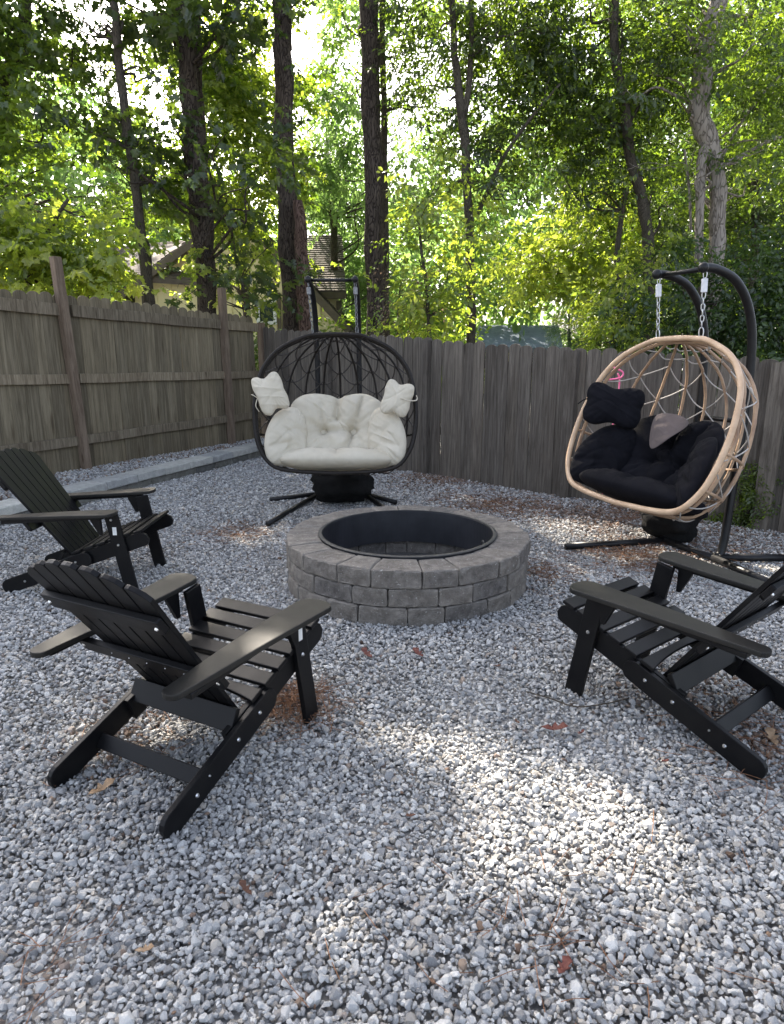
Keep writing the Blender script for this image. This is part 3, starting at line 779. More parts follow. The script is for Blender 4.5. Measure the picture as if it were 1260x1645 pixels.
def double_cushion(pos_obj, m, label, patch=None):
    """one cushion of four stuffed sections, in the basket's own axes (x across, y back, z up)"""
    th = empty('double_cushion'); th.matrix_world = pos_obj
    tag(th, label, 'cushion')
    # back: faces -y.  local a = x, b = z, normal towards -y  -> ux=(1,0,0), uy=(0,.2,1): ux x uy = (0,-1,.2)
    bo = [(0, .305), (-.08, .335), (-.22, .345), (-.34, .31), (-.42, .22), (-.45, .05), (-.45, -.20), (-.35, -.27), (-.15, -.28), (.15, -.28), (.35, -.27), (.45, -.20), (.45, .05), (.42, .20), (.34, .29), (.22, .345), (.08, .335)]
    bm = puff(bo, .085, plane_place((0, .34, -.19), (1, 0, 0), (0, .20, 1), .45),
              tufts=[(-.14, .0, .085, .085), (.14, .0, .085, .085)], seams=[(0, .34, -.02, .10, .05, .03), (-.14, 0, .14, 0, .055, .018), (.14, 0, .22, .30, .055, .018), (.14, 0, .07, -.25, .06, .018), (-.14, 0, -.16, .22, .02, .015), (-.14, 0, -.05, -.22, .02, .015), (-.14, 0, -.36, .10, .03, .03), (-.14, 0, -.34, -.14, .03, .03), (.14, 0, .36, .02, .02, .03)], wr=.006, seed=3)
    bm_obj('back_section', bm, m, th, True)
    for s in (-1, 1):
        so_ = [(-.06, .25), (.05, .26), (.17, .19), (.25, .05), (.27, -.10), (.22, -.24), (.10, -.27), (-.04, -.27), (-.14, -.22), (-.15, -.02), (-.13, .16)]
        if s < 0: so_ = [(-a, b) for a, b in so_][::-1]
        pl = plane_place((s * .40, .20, -.255), (1, 0, 0) if 0 else (.78, s * -.62, 0), (0, .12, 1))
        bm = puff(so_, .085, pl, seams=[(s * .20, .12, s * .05, .02, .018, .025), (s * .22, -.1, s * .05, -.06, .018, .025)], wr=.006, seed=11 + s)
        bm_obj('side_section', bm, m, th, True)
    st_ = [(0, .27), (-.28, .26), (-.47, .17), (-.53, .0), (-.49, -.16), (-.32, -.22), (0, -.235), (.32, -.22), (.49, -.16), (.53, 0), (.47, .17), (.28, .26)]
    bm = puff(st_, .115, plane_place((0, .20, -.475), (1, 0, 0), (0, 1, -.05)), seams=[(0, -.26, 0, .26, .035, .03)], tufts=[(-.2, .06, .03, .06), (.2, .06, .03, .06)], wr=.006, seed=5, back=.7)
    bm_obj('seat_section', bm, m, th, True)
    if patch:
        bm = puff([(-.16, .10), (.02, .12), (.16, .06), (.08, -.06), (-.02, -.17), (-.12, -.05)], .012, plane_place((-.0, .215, .02), (1, 0, 0), (0, .25, 1)), wr=.002, seed=8)
        bm_obj('mesh_patch', bm, patch, th, True)
    return th
BONE = [(-.01, .132), (-.08, .162), (-.135, .155), (-.158, .085), (-.148, 0), (-.158, -.08), (-.14, -.145), (-.08, -.17), (0, -.135), (.08, -.16), (.135, -.145), (.155, -.07), (.148, 0), (.158, .07), (.14, .145), (.08, .16)]
def neck_pillow(mw, m, sx, sy, label, seed, tie_pts, T=.055):
    th = empty('neck_pillow'); th.matrix_world = mw; tag(th, label, 'pillow')
    bm = puff([(a * sx, b * sy) for a, b in BONE], T, plane_place((0, 0, 0), (1, 0, 0), (0, 0, 1)), wr=.004, seed=seed, back=1.0, power=2.8)
    bm_obj('pillow_body', bm, m, th, True)
    bm = bmesh.new()
    for tp in tie_pts: add_tube(bm, spline(tp, 6), .0045, 6)
    bm_obj('tie_string', bm, m, th, True)
    return th

# ---- swing one: dark wicker, cream cushion
S1P, S1Y, S1T = Vector((-.49, 5.712, 1.048)), 0.0, .214
ribs1 = [R(x) for x in (-62, -45, -29, -14, 0, 15, 31, 47, 64)]
b1 = basket('egg_basket', S1P, S1Y, S1T, M_wicker, M_wicker, M_rope_d, .0165, .0100, .0055, ribs1, 'dark brown wicker double egg basket hanging in front of the fence corner', False)
bpy.context.view_layer.update(); M1 = b1.matrix_world.copy()
tip1 = at(533, 449, 5.87)
st1 = stand('swing_stand', (tip1.x, 5.87, 0), 0, tip1.z, .52, .88,
            [(-.26, .88, -.58, -.38), (-.26, .88, -.74, .62), (.22, .88, .56, .50), (.22, .88, .62, -.30)],
            'black steel stand holding the dark wicker egg basket', half=.2, r=.025, foot_half=.24)
topr = M1 @ Vector((0, 0, RB))
for s in (-1, 1): chain(b1, Vector((tip1.x + s * .2, 5.86, tip1.z - .02)), M1 @ Vector((s * .19, 0, RB * .985)), .06, M_chaind, True)
double_cushion(M1 @ Matrix.Translation((0, -.02, -.01)), M_cream, 'cream double cushion with tufted back in the dark wicker egg basket')
neck_pillow(M1 @ Matrix.Translation((-.555, .0, .09)) @ Matrix.Rotation(R(-22), 4, 'Y') @ Matrix.Rotation(R(12), 4, 'Z'), M_cream, .82, 1.05,
            'cream bone-shaped pillow tied to the left side of the dark wicker basket', 4, [[(-.12, 0, 0), (-.15, -.03, .03), (-.155, .03, .05)], [(-.12, 0, 0), (-.16, -.01, -.06), (-.15, .02, -.11)]])
neck_pillow(M1 @ Matrix.Translation((.535, .0, .045)) @ Matrix.Rotation(R(16), 4, 'Y') @ Matrix.Rotation(R(-12), 4, 'Z'), M_cream, .82, .92,
            'cream bone-shaped pillow tied to the right side of the dark wicker basket', 5, [[(.04, -.06, 0), (.12, -.05, .0), (.17, -.02, .02), (.16, .02, .04)], [(.1, 0, 0), (.17, 0, .03), (.15, .02, .07)]])
# ---- swing two: tan rattan, black cushion
S2P, S2Y, S2T = Vector((1.769, 4.572, 1.0136)), -1.178, .371
ribs2 = [R(x) for x in (-62, -42, -24, -8, 10, 28, 46, 64)]
b2 = basket('egg_basket', S2P, S2Y, S2T, M_rattan, M_rattan2, M_rope_l, .0195, .0105, .0045, ribs2, 'tan rattan double egg basket hanging at the right in front of the fence', True)
bpy.context.view_layer.update(); M2 = b2.matrix_world.copy()
lat = Vector((cos(S2Y), sin(S2Y), 0)); bk = Vector((-sin(S2Y), cos(S2Y), 0))
topr = M2 @ Vector((0, 0, RB))
near = at(1134, 430, 4.45)
tipc = near - lat * .2 ; tz = near.z
j = Vector((tipc.x, tipc.y, 0))
st2 = stand('swing_stand', j, S2Y, tz, .50, .33,
            [(-.24, .33, -.42, -.50), (.24, .33, .86, .22), (-.24, .33, -.6, .9), (.24, .33, .5, 1.0)],
            'black steel stand holding the tan rattan egg basket', half=.2, r=.029, foot_half=.24)
for s in (-1, 1): chain(b2, Vector((tipc.x, tipc.y, tz - .02)) + lat * (s * .2), M2 @ Vector((s * .19, 0, RB * .985)), .085)
for o in b2.children:
    if o.name.startswith('inner_rim'): o.data.materials[0] = M_rattan2
double_cushion(M2 @ Matrix.Translation((0, -.02, -.01)), M_navy, 'black double cushion slouched in the tan rattan egg basket', M_patch)
neck_pillow(M2 @ Matrix.Translation((-.45, .06, .10)) @ Matrix.Rotation(R(50), 4, 'Z') @ Matrix.Rotation(R(-8), 4, 'Y') @ Matrix.Rotation(R(-10), 4, 'X'), M_navy, 1.35, 1.0,
            'black bone-shaped pillow tied to the rim of the tan rattan basket', 6, [[(.1, 0, 0), (.17, -.02, .02), (.16, .02, .08)], [(-.1, 0, 0), (-.2, 0, .02), (-.26, .03, -.02)]], T=.06)
# pink cord tied to the back of the rattan basket
p0 = at(993, 600, 5.55)
bm = bmesh.new()
add_tube(bm, spline([p0 + Vector((0, 0, .0)), p0 + Vector((.02, 0, -.08)), p0 + Vector((.0, .0, -.35)), p0 + Vector((-.03, .0, -.7)), p0 + Vector((-.05, 0, -1.02))], 5), .006, 6)
add_tube(bm, spline([p0 + Vector((-.11, -.03, -.05)), p0 + Vector((-.03, -.01, -.045)), p0 + Vector((.03, 0, -.03)), p0 + Vector((.04, 0, .01)), p0 + Vector((-.04, 0, .05))], 5), .007, 6)
tag(bm_obj('pink_cord', bm, M_pink, smooth=True), 'bright pink cord hanging behind the tan rattan basket', 'cord')

# fabric weight covers on both stand bases
def lump(center, rx, ry, rz, seed, label):
    th = bmesh.new(); rr = random.Random(seed)
    bmesh.ops.create_icosphere(th, subdivisions=4, radius=1)
    from mathutils import noise as mn
    for v_ in th.verts:
        n_ = v_.co.normalized(); q = Vector((n_.x * 1.3, n_.y * 1.3, n_.z * 2.2)) + Vector((seed * 3.1, 0, 0))
        k = 1 + .26 * mn.noise(q) + .14 * mn.noise(q * 2.7) + .05 * abs(mn.noise(q * 6))
        z = n_.z * rz * k
        v_.co = Vector((n_.x * rx * k, n_.y * ry * k, max(z, -rz * .8)))
    o = bm_obj('weight_cover', th, M_blackcloth, smooth=True); o.location = center + Vector((0, 0, rz * .8)); tag(o, label, 'weight bag')
    return o
lump(Vector((-.50, 6.45, .03)), .30, .24, .25, 2, 'black fabric weight bag slumped on the base under the cream cushioned basket')
lump(ground(1083, 872) + Vector((0, .12, .02)), .21, .25, .19, 9, 'black fabric weight bag slumped on the base under the rattan basket')

# ================================================================== VEGETATION
def leaf_mat(name, stops, trans, tcol_gain=(2.9, 3.0, .9)):
    m = bpy.data.materials.new(name); m.use_nodes = True; t = m.node_tree
    for n_ in list(t.nodes): t.nodes.remove(n_)
    out = N(t, 'OutputMaterial'); d = N(t, 'BsdfDiffuse'); tr = N(t, 'BsdfTranslucent'); gl = N(t, 'BsdfGlossy'); gl.inputs['Roughness'].default_value = .36
    r = objrand(t); tc = N(t, 'TexCoord')
    ad = N(t, 'Math', operation='ADD'); t.links.new(r, ad.inputs[0])
    mu = N(t, 'Math', operation='MULTIPLY_ADD'); mu.inputs[1].default_value = .5; mu.inputs[2].default_value = -.25
    t.links.new(noise(t, tc.outputs['Object'], 7, 2), mu.inputs[0]); t.links.new(mu.outputs[0], ad.inputs[1])
    col = ramp(t, ad.outputs[0], stops)
    t.links.new(col, d.inputs[0]); t.links.new(mixc(t, 1.0, col, tcol_gain, 'MULTIPLY'), tr.inputs[0])
    mx = N(t, 'MixShader'); mx.inputs[0].default_value = trans; t.links.new(d.outputs[0], mx.inputs[1]); t.links.new(tr.outputs[0], mx.inputs[2])
    m2 = N(t, 'MixShader'); m2.inputs[0].default_value = .05; t.links.new(mx.outputs[0], m2.inputs[1]); t.links.new(gl.outputs[0], m2.inputs[2])
    t.links.new(m2.outputs[0], out.inputs[0]); return m
LM = {
 'dark': leaf_mat('dark_oak_leaf', [(0, (.022, .036, .012)), (.5, (.04, .062, .018)), (1, (.07, .098, .026))], .45, (2.5, 2.7, .8)),  # dark green that also puts the shade of the woods into the leaf colour
 'mid': leaf_mat('green_broad_leaf', [(0, (.046, .072, .02)), (.5, (.075, .11, .025)), (1, (.115, .15, .035))], .55, (2.9, 3.1, .85)),
 'bright': leaf_mat('yellow_green_maple_leaf', [(0, (.09, .125, .026)), (.5, (.145, .18, .036)), (1, (.20, .225, .05))], .6, (2.8, 2.9, 1.3)),  # yellow-green, with haze put into the colour as lower saturation
 'pale': leaf_mat('pale_green_leaf', [(0, (.07, .115, .035)), (.5, (.10, .15, .05)), (1, (.14, .19, .08))], .55, (2.6, 2.8, 1.9)),  # pale green, distant haze put into the leaf colour
 'shrub': leaf_mat('deep_green_shrub_leaf', [(0, (.012, .026, .009)), (.5, (.025, .05, .014)), (1, (.05, .085, .022))], .35),  # deep green, shade under the big oak put into the colour
 'red': leaf_mat('pinkish_brown_twig_leaf', [(0, (.12, .08, .06)), (.5, (.2, .15, .11)), (1, (.12, .14, .06))], .4, (1.2, 1.1, 1)),
 'fir': leaf_mat('blue_green_conifer_spray', [(0, (.03, .06, .03)), (.5, (.05, .09, .045)), (1, (.07, .12, .06))], .3),
}
M_twig = simple('twig_bark', (.03, .024, .018), (.07, .055, .04), 30, .9, 0)
def leaf_shape(kind, L):
    if kind == 'oval': o_ = [(0, 0), (.30, .22), (.62, .24), (1, 0), (.62, -.24), (.30, -.22)]
    elif kind == 'maple': o_ = [(0, 0), (.12, .38), (.40, .22), (.62, .46), (.66, .16), (1, 0), (.66, -.16), (.62, -.46), (.40, -.22), (.12, -.38)]
    elif kind == 'oak': o_ = [(0, 0), (.25, .14), (.35, .07), (.5, .24), (.6, .1), (.8, .2), (1, 0), (.8, -.2), (.6, -.1), (.5, -.24), (.35, -.07), (.25, -.14)]
    elif kind == 'needle': o_ = [(0, 0), (.3, .05), (1, 0), (.3, -.05)]
    return [(a * L, b * L) for a, b in o_]
def sprig(kind, mat_, seed, n, Lr, spread):
    rr = random.Random(seed); bm = bmesh.new()
    P = [Vector((0, 0, 0))]
    d = Vector((1, 0, .1))
    for i in range(5):
        d = (d + Vector((rr.uniform(-.2, .2), rr.uniform(-.35, .35), rr.uniform(-.3, .15)))).normalized(); P.append(P[-1] + d * spread / 5)
    for i in range(n):
        f = (i + .5) / n * 5; k = min(int(f), 4); p = P[k].lerp(P[k + 1], f - k)
        L = rr.uniform(*Lr); yaw = (1 if i % 2 else -1) * rr.uniform(.4, 1.3) + (0 if i < n - 1 else 0)
        M = Matrix.Translation(p + Vector((0, (1 if i % 2 else -1) * rr.uniform(0, spread * .18), rr.uniform(-.03, .03)))) @ Euler((rr.uniform(-.7, .7), rr.uniform(-.1, .9), yaw)).to_matrix().to_4x4()
        ol = leaf_shape(kind, L); fold = rr.uniform(.1, .35); half = len(ol) // 2
        vs = [bm.verts.new(M @ Vector((a, b, abs(b) * fold - a * a / L * .15))) for a, b in ol]
        tip = half
        mid = bm.verts.new(M @ Vector((L * .5, 0, -L * .03)))
        for a in range(len(ol)): bm.faces.new((mid, vs[a], vs[(a + 1) % len(ol)]))
    return bm_obj('sprig', bm, mat_, link_it=False)
SPR = {}
def sprigs(key, kind, mk, n, Lr, spread, nv=5):
    c = bpy.data.collections.new('sprigs_' + key)
    for k in range(nv): c.objects.link(bpy.data.objects.new('sprig_shape', sprig(kind, LM[mk], hash_(key) + k, n, Lr, spread)))
    SPR[key] = (instancer(c, 'leaf_scatter_' + key), nv)
def hash_(s_): return sum(ord(ch_) * (i + 3) for i, ch_ in enumerate(s_))
sprigs('dark', 'oak', 'dark', 12, (.07, .12), .36)
sprigs('darkmaple', 'maple', 'dark', 11, (.09, .14), .36)
sprigs('mid', 'oval', 'mid', 13, (.06, .10), .36)
sprigs('maple', 'maple', 'bright', 12, (.085, .13), .36)
sprigs('midmaple', 'maple', 'mid', 12, (.09, .14), .38)
sprigs('bright', 'oval', 'bright', 14, (.07, .11), .36)
sprigs('small', 'oval', 'mid', 16, (.035, .06), .34)
sprigs('pale', 'oval', 'pale', 15, (.08, .13), .42)
sprigs('shrub', 'oval', 'shrub', 14, (.05, .085), .28)
sprigs('red', 'oval', 'red', 13, (.03, .05), .28)
sprigs('fir', 'needle', 'fir', 44, (.05, .09), .26)

# openings in the high canopy that let the sun reach the gravel
GAPS = [(*ground(u, v)[:2], a, b) for u, v, a, b in ((790, 1320, .18, .09), (960, 1385, .27, .11), (890, 1290, .1, .06), (1120, 1300, .15, .08), (690, 1165, .13, .09), (450, 1150, .16, .1),
        (410, 872, .30, .13), (300, 960, .2, .08), (560, 1030, .14, .05), (800, 805, .45, .12), (1000, 922, .30, .10), (860, 850, .3, .1), (980, 1110, .12, .07), (330, 1050, .22, .16), (120, 850, .25, .12), (650, 830, .6, .06), (300, 1240, .15, .1), (1180, 1420, .12, .08), (880, 1500, .1, .05), (1080, 1560, .12, .06), (850, 1230, .09, .06), (1200, 1340, .12, .07), (560, 1560, .08, .05), (150, 1160, .1, .08), (90, 1480, .12, .1))]
def keep(P):
    g = P - (P[:, 2:3] / SUN.z) * np.array(SUN)[None]
    k = np.ones(len(P), bool)
    for x, y, a, b in GAPS:
        dx = g[:, 0] - x; dy = g[:, 1] - y
        k &= ((dx / (a + .23)) ** 2 + (dy / (b + .24)) ** 2 > 1) | (rng.random(len(P)) < .10)
    for x, y, a, b, zm in ((-3.7, 6.0, 1.6, 1.1, 3.5), (-2.6, 6.6, .8, .6, 4.0), (4.9, 9.4, 2.0, 1.4, 4.6), (2.4, 7.6, .9, .8, 4.5)):      # high foliage cut away so sun lights the young maple and other bright trees
        k &= ~((((g[:, 0] - x) / a) ** 2 + ((g[:, 1] - y) / b) ** 2 < 1) & (P[:, 2] > zm) & ((P[:, 2] > 7.5) | (rng.random(len(P)) < .6)))
    return k
def crown_pts(clumps, fine=1.0):
    """clumps: (centre, rx, ry, rz, n). sprigs gather in bunches inside each ellipsoid, leaving gaps"""
    P, Q = [], []
    for c_, rx, ry, rz, n in clumps:
        nb_ = max(3, int(n / 16)); d = rng.normal(size=(nb_, 3)); d /= np.linalg.norm(d, axis=1)[:, None]
        B = d * (rng.random(nb_) ** .42)[:, None]
        idx = rng.integers(0, nb_, n)
        sp = .26 * fine / np.array([rx, ry, rz])
        p = B[idx] + rng.normal(size=(n, 3)) * sp
        p = p * [rx, ry, rz] + np.array(c_)
        P.append(p); out = np.arctan2(p[:, 1] - c_[1], p[:, 0] - c_[0])
        Q.append(np.column_stack([rng.normal(0, .45, n), rng.normal(.15, .4, n), out + rng.normal(0, .9, n)]))
    return np.vstack(P), np.vstack(Q)
def bark(name, c1, c2, c3, sc=9, hi=.9):
    m, t, b = mat(name, .95, .15)
    v = mapping(t, (1, 1, .22), 13)
    vo = N(t, 'TexVoronoi', feature='DISTANCE_TO_EDGE'); vo.inputs['Scale'].default_value = sc * 1.6
    nn = N(t, 'TexNoise'); nn.inputs['Scale'].default_value = 5; t.links.new(v, nn.inputs['Vector'])
    mv = N(t, 'MixRGB') if 0 else None
    va = N(t, 'VectorMath', operation='ADD'); t.links.new(v, va.inputs[0]); t.links.new(nn.outputs['Color'], va.inputs[1]); t.links.new(va.outputs[0], vo.inputs['Vector'])
    f = noise(t, v, 12, 8, .7)
    e = ramp(t, vo.outputs['Distance'], [(0, (0, 0, 0)), (.12, (1, 1, 1))])
    col = mixc(t, e, c1, ramp(t, f, [(.3, c2), (.7, c3)]))
    t.links.new(col, b.inputs['Base Color'])
    mm = N(t, 'Math', operation='MULTIPLY'); t.links.new(e, mm.inputs[0]); t.links.new(f, mm.inputs[1])
    bump(t, b, mm.outputs[0], hi, .03); return m
M_pine = bark('pine_bark_plates', (.018, .014, .012), (.055, .044, .037), (.11, .088, .072))
M_red = bark('reddish_pine_bark', (.03, .018, .014), (.11, .07, .055), (.2, .135, .11))
M_grey = bark('smooth_dark_bark', (.03, .026, .02), (.06, .052, .042), (.11, .095, .075), 14, .5)
M_pale = bark('pale_mottled_bark', (.10, .085, .07), (.22, .19, .16), (.36, .32, .28), 5, .5)
def trunk_obj(paths, m, parent, name='trunk', n=12):
    for P in paths:
        P = [(Vector(p), r) for p, r in P]; bm = bmesh.new()
        pts = spline([p for p, r in P], 6); rr = np.interp(np.linspace(0, len(P) - 1, len(pts)), range(len(P)), [r for p, r in P])
        rd = random.Random(len(pts) + int(P[0][0].x * 10)); ph = rd.uniform(0, 6)
        pts = [p + Vector((sin(i * .9 + ph), cos(i * .7 + ph), 0)) * rr[i] * .12 for i, p in enumerate(pts)]
        add_tube(bm, pts, [r * (1 + .06 * sin(i * 1.7 + ph)) for i, r in enumerate(rr)], n)
        for v_ in bm.verts: v_.co += Vector((rd.uniform(-1, 1), rd.uniform(-1, 1), 0)) * .035 * rr[0]
        bm_obj(name, bm, m, parent, True)
TREE_ROOTS = {}
def tree(name, label, paths, clumps, key, barkm, group=None, fine=1.0, s=(.8, 1.25), limbs=True, cat='tree', mix=None):
    base = Vector(paths[0][0][0]) if paths else Vector((clumps[0][0][0], clumps[0][0][1], 0))
    th = empty(name, (base.x, base.y, 0)); tag(th, label, cat, group)
    off = Vector((base.x, base.y, 0))
    rel = [[(Vector(p) - off, r) for p, r in P] for P in paths]
    trunk_obj(rel, barkm, th, 'trunk')
    if clumps:
        if limbs and rel:
            rd = random.Random(int(base.x * 100))
            for c_, rx, ry, rz, n in clumps:
                c2 = Vector(c_) - off
                best = None
                for P in rel:
                    for i in range(len(P) - 1):
                        for f in (0, .5):
                            q = P[i][0].lerp(P[i + 1][0], f); dist = (q - (c2 - Vector((0, 0, (c2 - q).length * .35)))).length
                            if best is None or dist < best[0]: best = (dist, q, P[i][1])
                q, r = best[1], best[2]
                r = min(.028, r * .4)
                for e in range(2):
                    ed = c2 + Vector((rd.uniform(-.7, .7) * rx, rd.uniform(-.7, .7) * ry, rd.uniform(-.5, .6) * rz))
                    sl = (ed - q).length * .16
                    jit = lambda: Vector((rd.uniform(-sl, sl), rd.uniform(-sl, sl), rd.uniform(-.6 * sl, sl)))
                    pts = spline([q, q.lerp(ed, .28) + jit(), q.lerp(ed, .55) + jit(), q.lerp(ed, .8) + jit(), ed], 4); bm = bmesh.new(); add_tube(bm, pts, [r * (1 - .85 * k / (len(pts) - 1)) for k in range(len(pts))], 6); bm_obj('branch', bm, barkm, th, True)
        for kk, cl in ([(key, clumps)] if not mix else [(key, clumps), (mix, [(c_, a, b, d, int(n * .45)) for c_, a, b, d, n in clumps])]):
            P, Q = crown_pts(cl, fine); k = keep(P); P, Q = P[k], Q[k]
            g, nv = SPR[kk]
            co = scatter('crown', P - np.array(off), Q, rng.uniform(s[0], s[1], len(P)), nv, g, th); tag(co, kind='stuff')
    TREE_ROOTS[label] = th; return th
def C(u, v, y, rx, rz, dens=60, ry=None):
    """a bunch of foliage seen at (u, v), y metres away; dens = sprigs per square metre of its face"""
    ry = ry or rx * .8
    return (at(u, v, y), rx, ry, rz, int(dens * rx * rz * pi))
def T(y, *uvr):     # trunk path through seen points, r in metres; starts below ground
    out = []
    for u, v, r in uvr: out.append((at(u, v, y), r))
    p0, r0 = out[0]; d = (out[1][0] - p0); f = (p0.z + .05) / max(d.z, .1)
    out.insert(0, ((p0.x - d.x * f * .6, y, -.05), r0 * 1.15)); return out
def up(path, dz, r, dx=0, dy=0):  # continue a trunk upward out of the picture
    p = path[-1][0]; return path + [((p.x + dx * .5, p.y + dy * .5, p.z + dz * .5), (path[-1][1] + r) / 2), ((p.x + dx, p.y + dy, p.z + dz), r)]
def H(x, y, z, rx, rz, dens=40): return (Vector((x, y, z)), rx, rx * .9, rz, int(dens * rx * rx * pi * .9))

# --- pines and tall trunks (crowns far above shade the yard)
t1 = up(T(10.5, (238, 488, .085), (228, 380, .075), (210, 240, .07), (193, 120, .06), (182, 0, .055)), 5, .03, -.5, .5)
tree('slender_tree', 'slender crooked trunk behind the left fence, left of the double trunk', [t1, T(10.6, (244, 488, .055), (236, 400, .05), (229, 375, .04))],
     [C(140, 195, 10.7, .8, .24, 60), C(255, 195, 10.7, .8, .2, 55), C(215, 40, 10.9, .8, .4, 42), C(240, 285, 10.8, .5, .22, 35), C(262, 120, 10.9, .35, .3, 30), C(130, 30, 10.9, .4, .3, 25),
      H(-4.4, 12.8, 9.6, 1.9, 1.0), H(-5.6, 14.6, 11, 2.2, 1.2), H(-3.6, 12.4, 9.4, 2.0, 1.3), H(-5.0, 13.4, 10.5, 1.9, 1.3)], 'darkmaple', M_grey)
t2 = up(T(11.0, (334, 500, .155), (322, 350, .145), (308, 180, .135), (297, 40, .13), (290, 0, .125)), 9, .06)
t2b = up(T(11.2, (326, 500, .09), (332, 380, .11), (322, 250, .1), (315, 120, .1), (312, 0, .1)), 7, .05, .4, .3)
tree('double_trunk_tree', 'tall tree with two dark trunks pressed together behind the left fence', [t2, t2b],
     [C(270, 215, 9.9, .8, .2, 60), C(375, 245, 10.0, .6, .24, 60), C(365, 305, 9.9, .6, .2, 50), C(190, 250, 9.8, .4, .16, 40), C(330, 10, 10.3, .9, .3, 80), C(430, 290, 9.9, .3, .18, 40), C(200, 5, 10.6, .8, .25, 45), C(425, 10, 10.4, .4, .25, 60), C(285, 290, 10, .35, .14, 35),
      H(-3.2, 13.0, 11.0, 2.6, 1.5), H(-1.2, 14.0, 12.0, 2.6, 1.6), H(-4.6, 15.5, 12.5, 2.4, 1.5), H(-2.6, 10.5, 9.3, 1.8, 1.0)], 'darkmaple', M_pine)
t3 = up(T(11.4, (470, 522, .16), (464, 400, .155), (458, 250, .15), (455, 100, .145), (452, 0, .14)), 9, .07)
tree('pine_tree', 'tall straight pine trunk rising left of the dark wicker basket, next to a broken stump', [t3],
     [H(-1.9, 13, 13.0, 2.5, 1.4), H(-.4, 12, 12.2, 2.3, 1.4), H(-2.4, 15.5, 14.0, 2.6, 1.5), H(.6, 15, 13.5, 2.5, 1.4), C(470, 5, 11, .5, .2, 40)], 'dark', M_pine)
st = empty('broken_trunk', (0, 0, 0)); tag(st, 'reddish broken-off tree trunk standing against the tall pine beside it', 'tree trunk')
trunk_obj([T(11.1, (489, 522, .10), (487, 450, .105), (484, 380, .10), (479, 322, .075))], M_red, st, 'trunk')
t4 = up(T(11.8, (604, 532, .165), (602, 400, .16), (598, 200, .155), (593, 50, .15), (591, 0, .15)), 9, .07)
tree('pine_tree', 'thickest straight pine trunk, just right of the dark wicker basket', [t4],
     [H(.2, 13.2, 12.6, 2.6, 1.5), H(1.9, 12.5, 12.0, 2.3, 1.4), H(1.0, 16, 14.2, 2.6, 1.5), H(2.6, 15.0, 13.4, 2.2, 1.4)], 'dark', M_pine)
tree('slender_tree', 'slim dark trunk standing directly behind the thickest pine', [up(T(12.3, (621, 520, .06), (619, 350, .058), (617, 180, .055), (614, 0, .05)), 5, .03)],
     [C(665, 60, 12.4, .6, .6, 75), C(650, 160, 12.5, .45, .5, 65), C(560, 40, 12.3, .45, .45, 50), C(570, 130, 12.3, .25, .4, 35), C(680, 180, 12.3, .4, .4, 60), H(1.2, 11.5, 9.6, 1.4, .9)], 'small', M_grey)
# slim forked oak in the middle
t5 = up(T(11.0, (757, 545, .075), (756, 440, .07), (751, 300, .07), (744, 200, .068), (733, 110, .055), (728, 40, .05)), 4.5, .03, -.4)
t5b = [(at(744, 205, 11), .05), (at(754, 130, 11), .045), (at(758, 60, 11), .04), (at(756, 0, 11), .035)]
tree('oak_tree', 'slim forked oak rising behind the middle of the back fence', [t5, t5b, [(at(768, 345, 11), .035), (at(800, 270, 10.9), .03), (at(845, 200, 10.8), .025), (at(900, 135, 10.7), .015)]],
     [C(700, 60, 11.7, .8, .7, 62), C(800, 90, 11.8, .8, .9, 75), C(700, 170, 11.7, .6, .5, 55), C(790, 230, 11.7, .65, .7, 75), C(860, 160, 11.4, .7, .8, 70), C(720, 0, 11.7, .8, .4, 60), C(830, 20, 11, .9, .5, 80), C(740, 300, 11.7, .35, .4, 45), C(800, 320, 10.9, .4, .3, 60),
      H(2.2, 10.6, 9.0, 1.9, 1.2), H(3.8, 12, 10.0, 2.0, 1.2)], 'dark', M_grey, mix='mid')
tree('young_tree', 'yellow-green small-leaved young tree behind the back fence, right of the thickest pine', [T(9.9, (690, 545, .03), (686, 470, .028), (676, 390, .02), (672, 330, .012))],
     [C(680, 500, 9.8, .5, .35, 75), C(665, 420, 9.9, .45, .4, 50), C(720, 440, 9.9, .5, .45, 60), C(690, 340, 10.0, .45, .4, 38), C(735, 370, 10, .4, .4, 45), C(640, 360, 10.1, .25, .35, 28), C(780, 460, 9.9, .25, .25, 45), C(700, 270, 10.2, .35, .3, 25)],
     'bright', M_grey, fine=.8, mix='small')
# broad maple behind the left fence
tree('maple_tree', 'bright yellow-green young maple spilling over the top of the left fence', [T(9.4, (60, 480, .05), (70, 400, .045), (90, 350, .03), (110, 320, .02))],
     [C(20, 400, 9.3, .75, .38, 95), C(100, 395, 9.3, .75, .38, 95), C(160, 425, 9.4, .45, .25, 75), C(40, 440, 9.0, .8, .25, 80), C(175, 470, 9.5, .3, .12, 55), C(150, 352, 9.6, .4, .16, 45), C(-60, 390, 9.3, .8, .5, 80)],
     'maple', M_grey, fine=.9, mix='bright')
tree('leafy_tree', 'big leafy green tree filling the upper left corner', [up(T(11.5, (-40, 420, .14), (-20, 250, .13), (20, 100, .11), (40, 0, .09)), 5, .04)],
     [C(30, 60, 11, 1.0, .7, 75), C(20, 190, 10.8, 1.1, .7, 80), C(90, 270, 10.8, 1.0, .55, 75), C(20, 310, 10.6, .9, .45, 80), C(120, 110, 11.3, .7, .4, 45), C(180, 320, 11, .7, .4, 60), C(-70, 120, 11, 1.0, 1.2, 70), C(230, 340, 11.3, .5, .25, 50), C(130, 210, 11.4, .6, .4, 50),
      H(-6.6, 12.5, 9.5, 2.6, 1.6), H(-7.5, 15.5, 10.5, 2.6, 1.6), H(-5.2, 11.2, 9.4, 2.0, 1.2)], 'midmaple', M_grey, mix='dark')
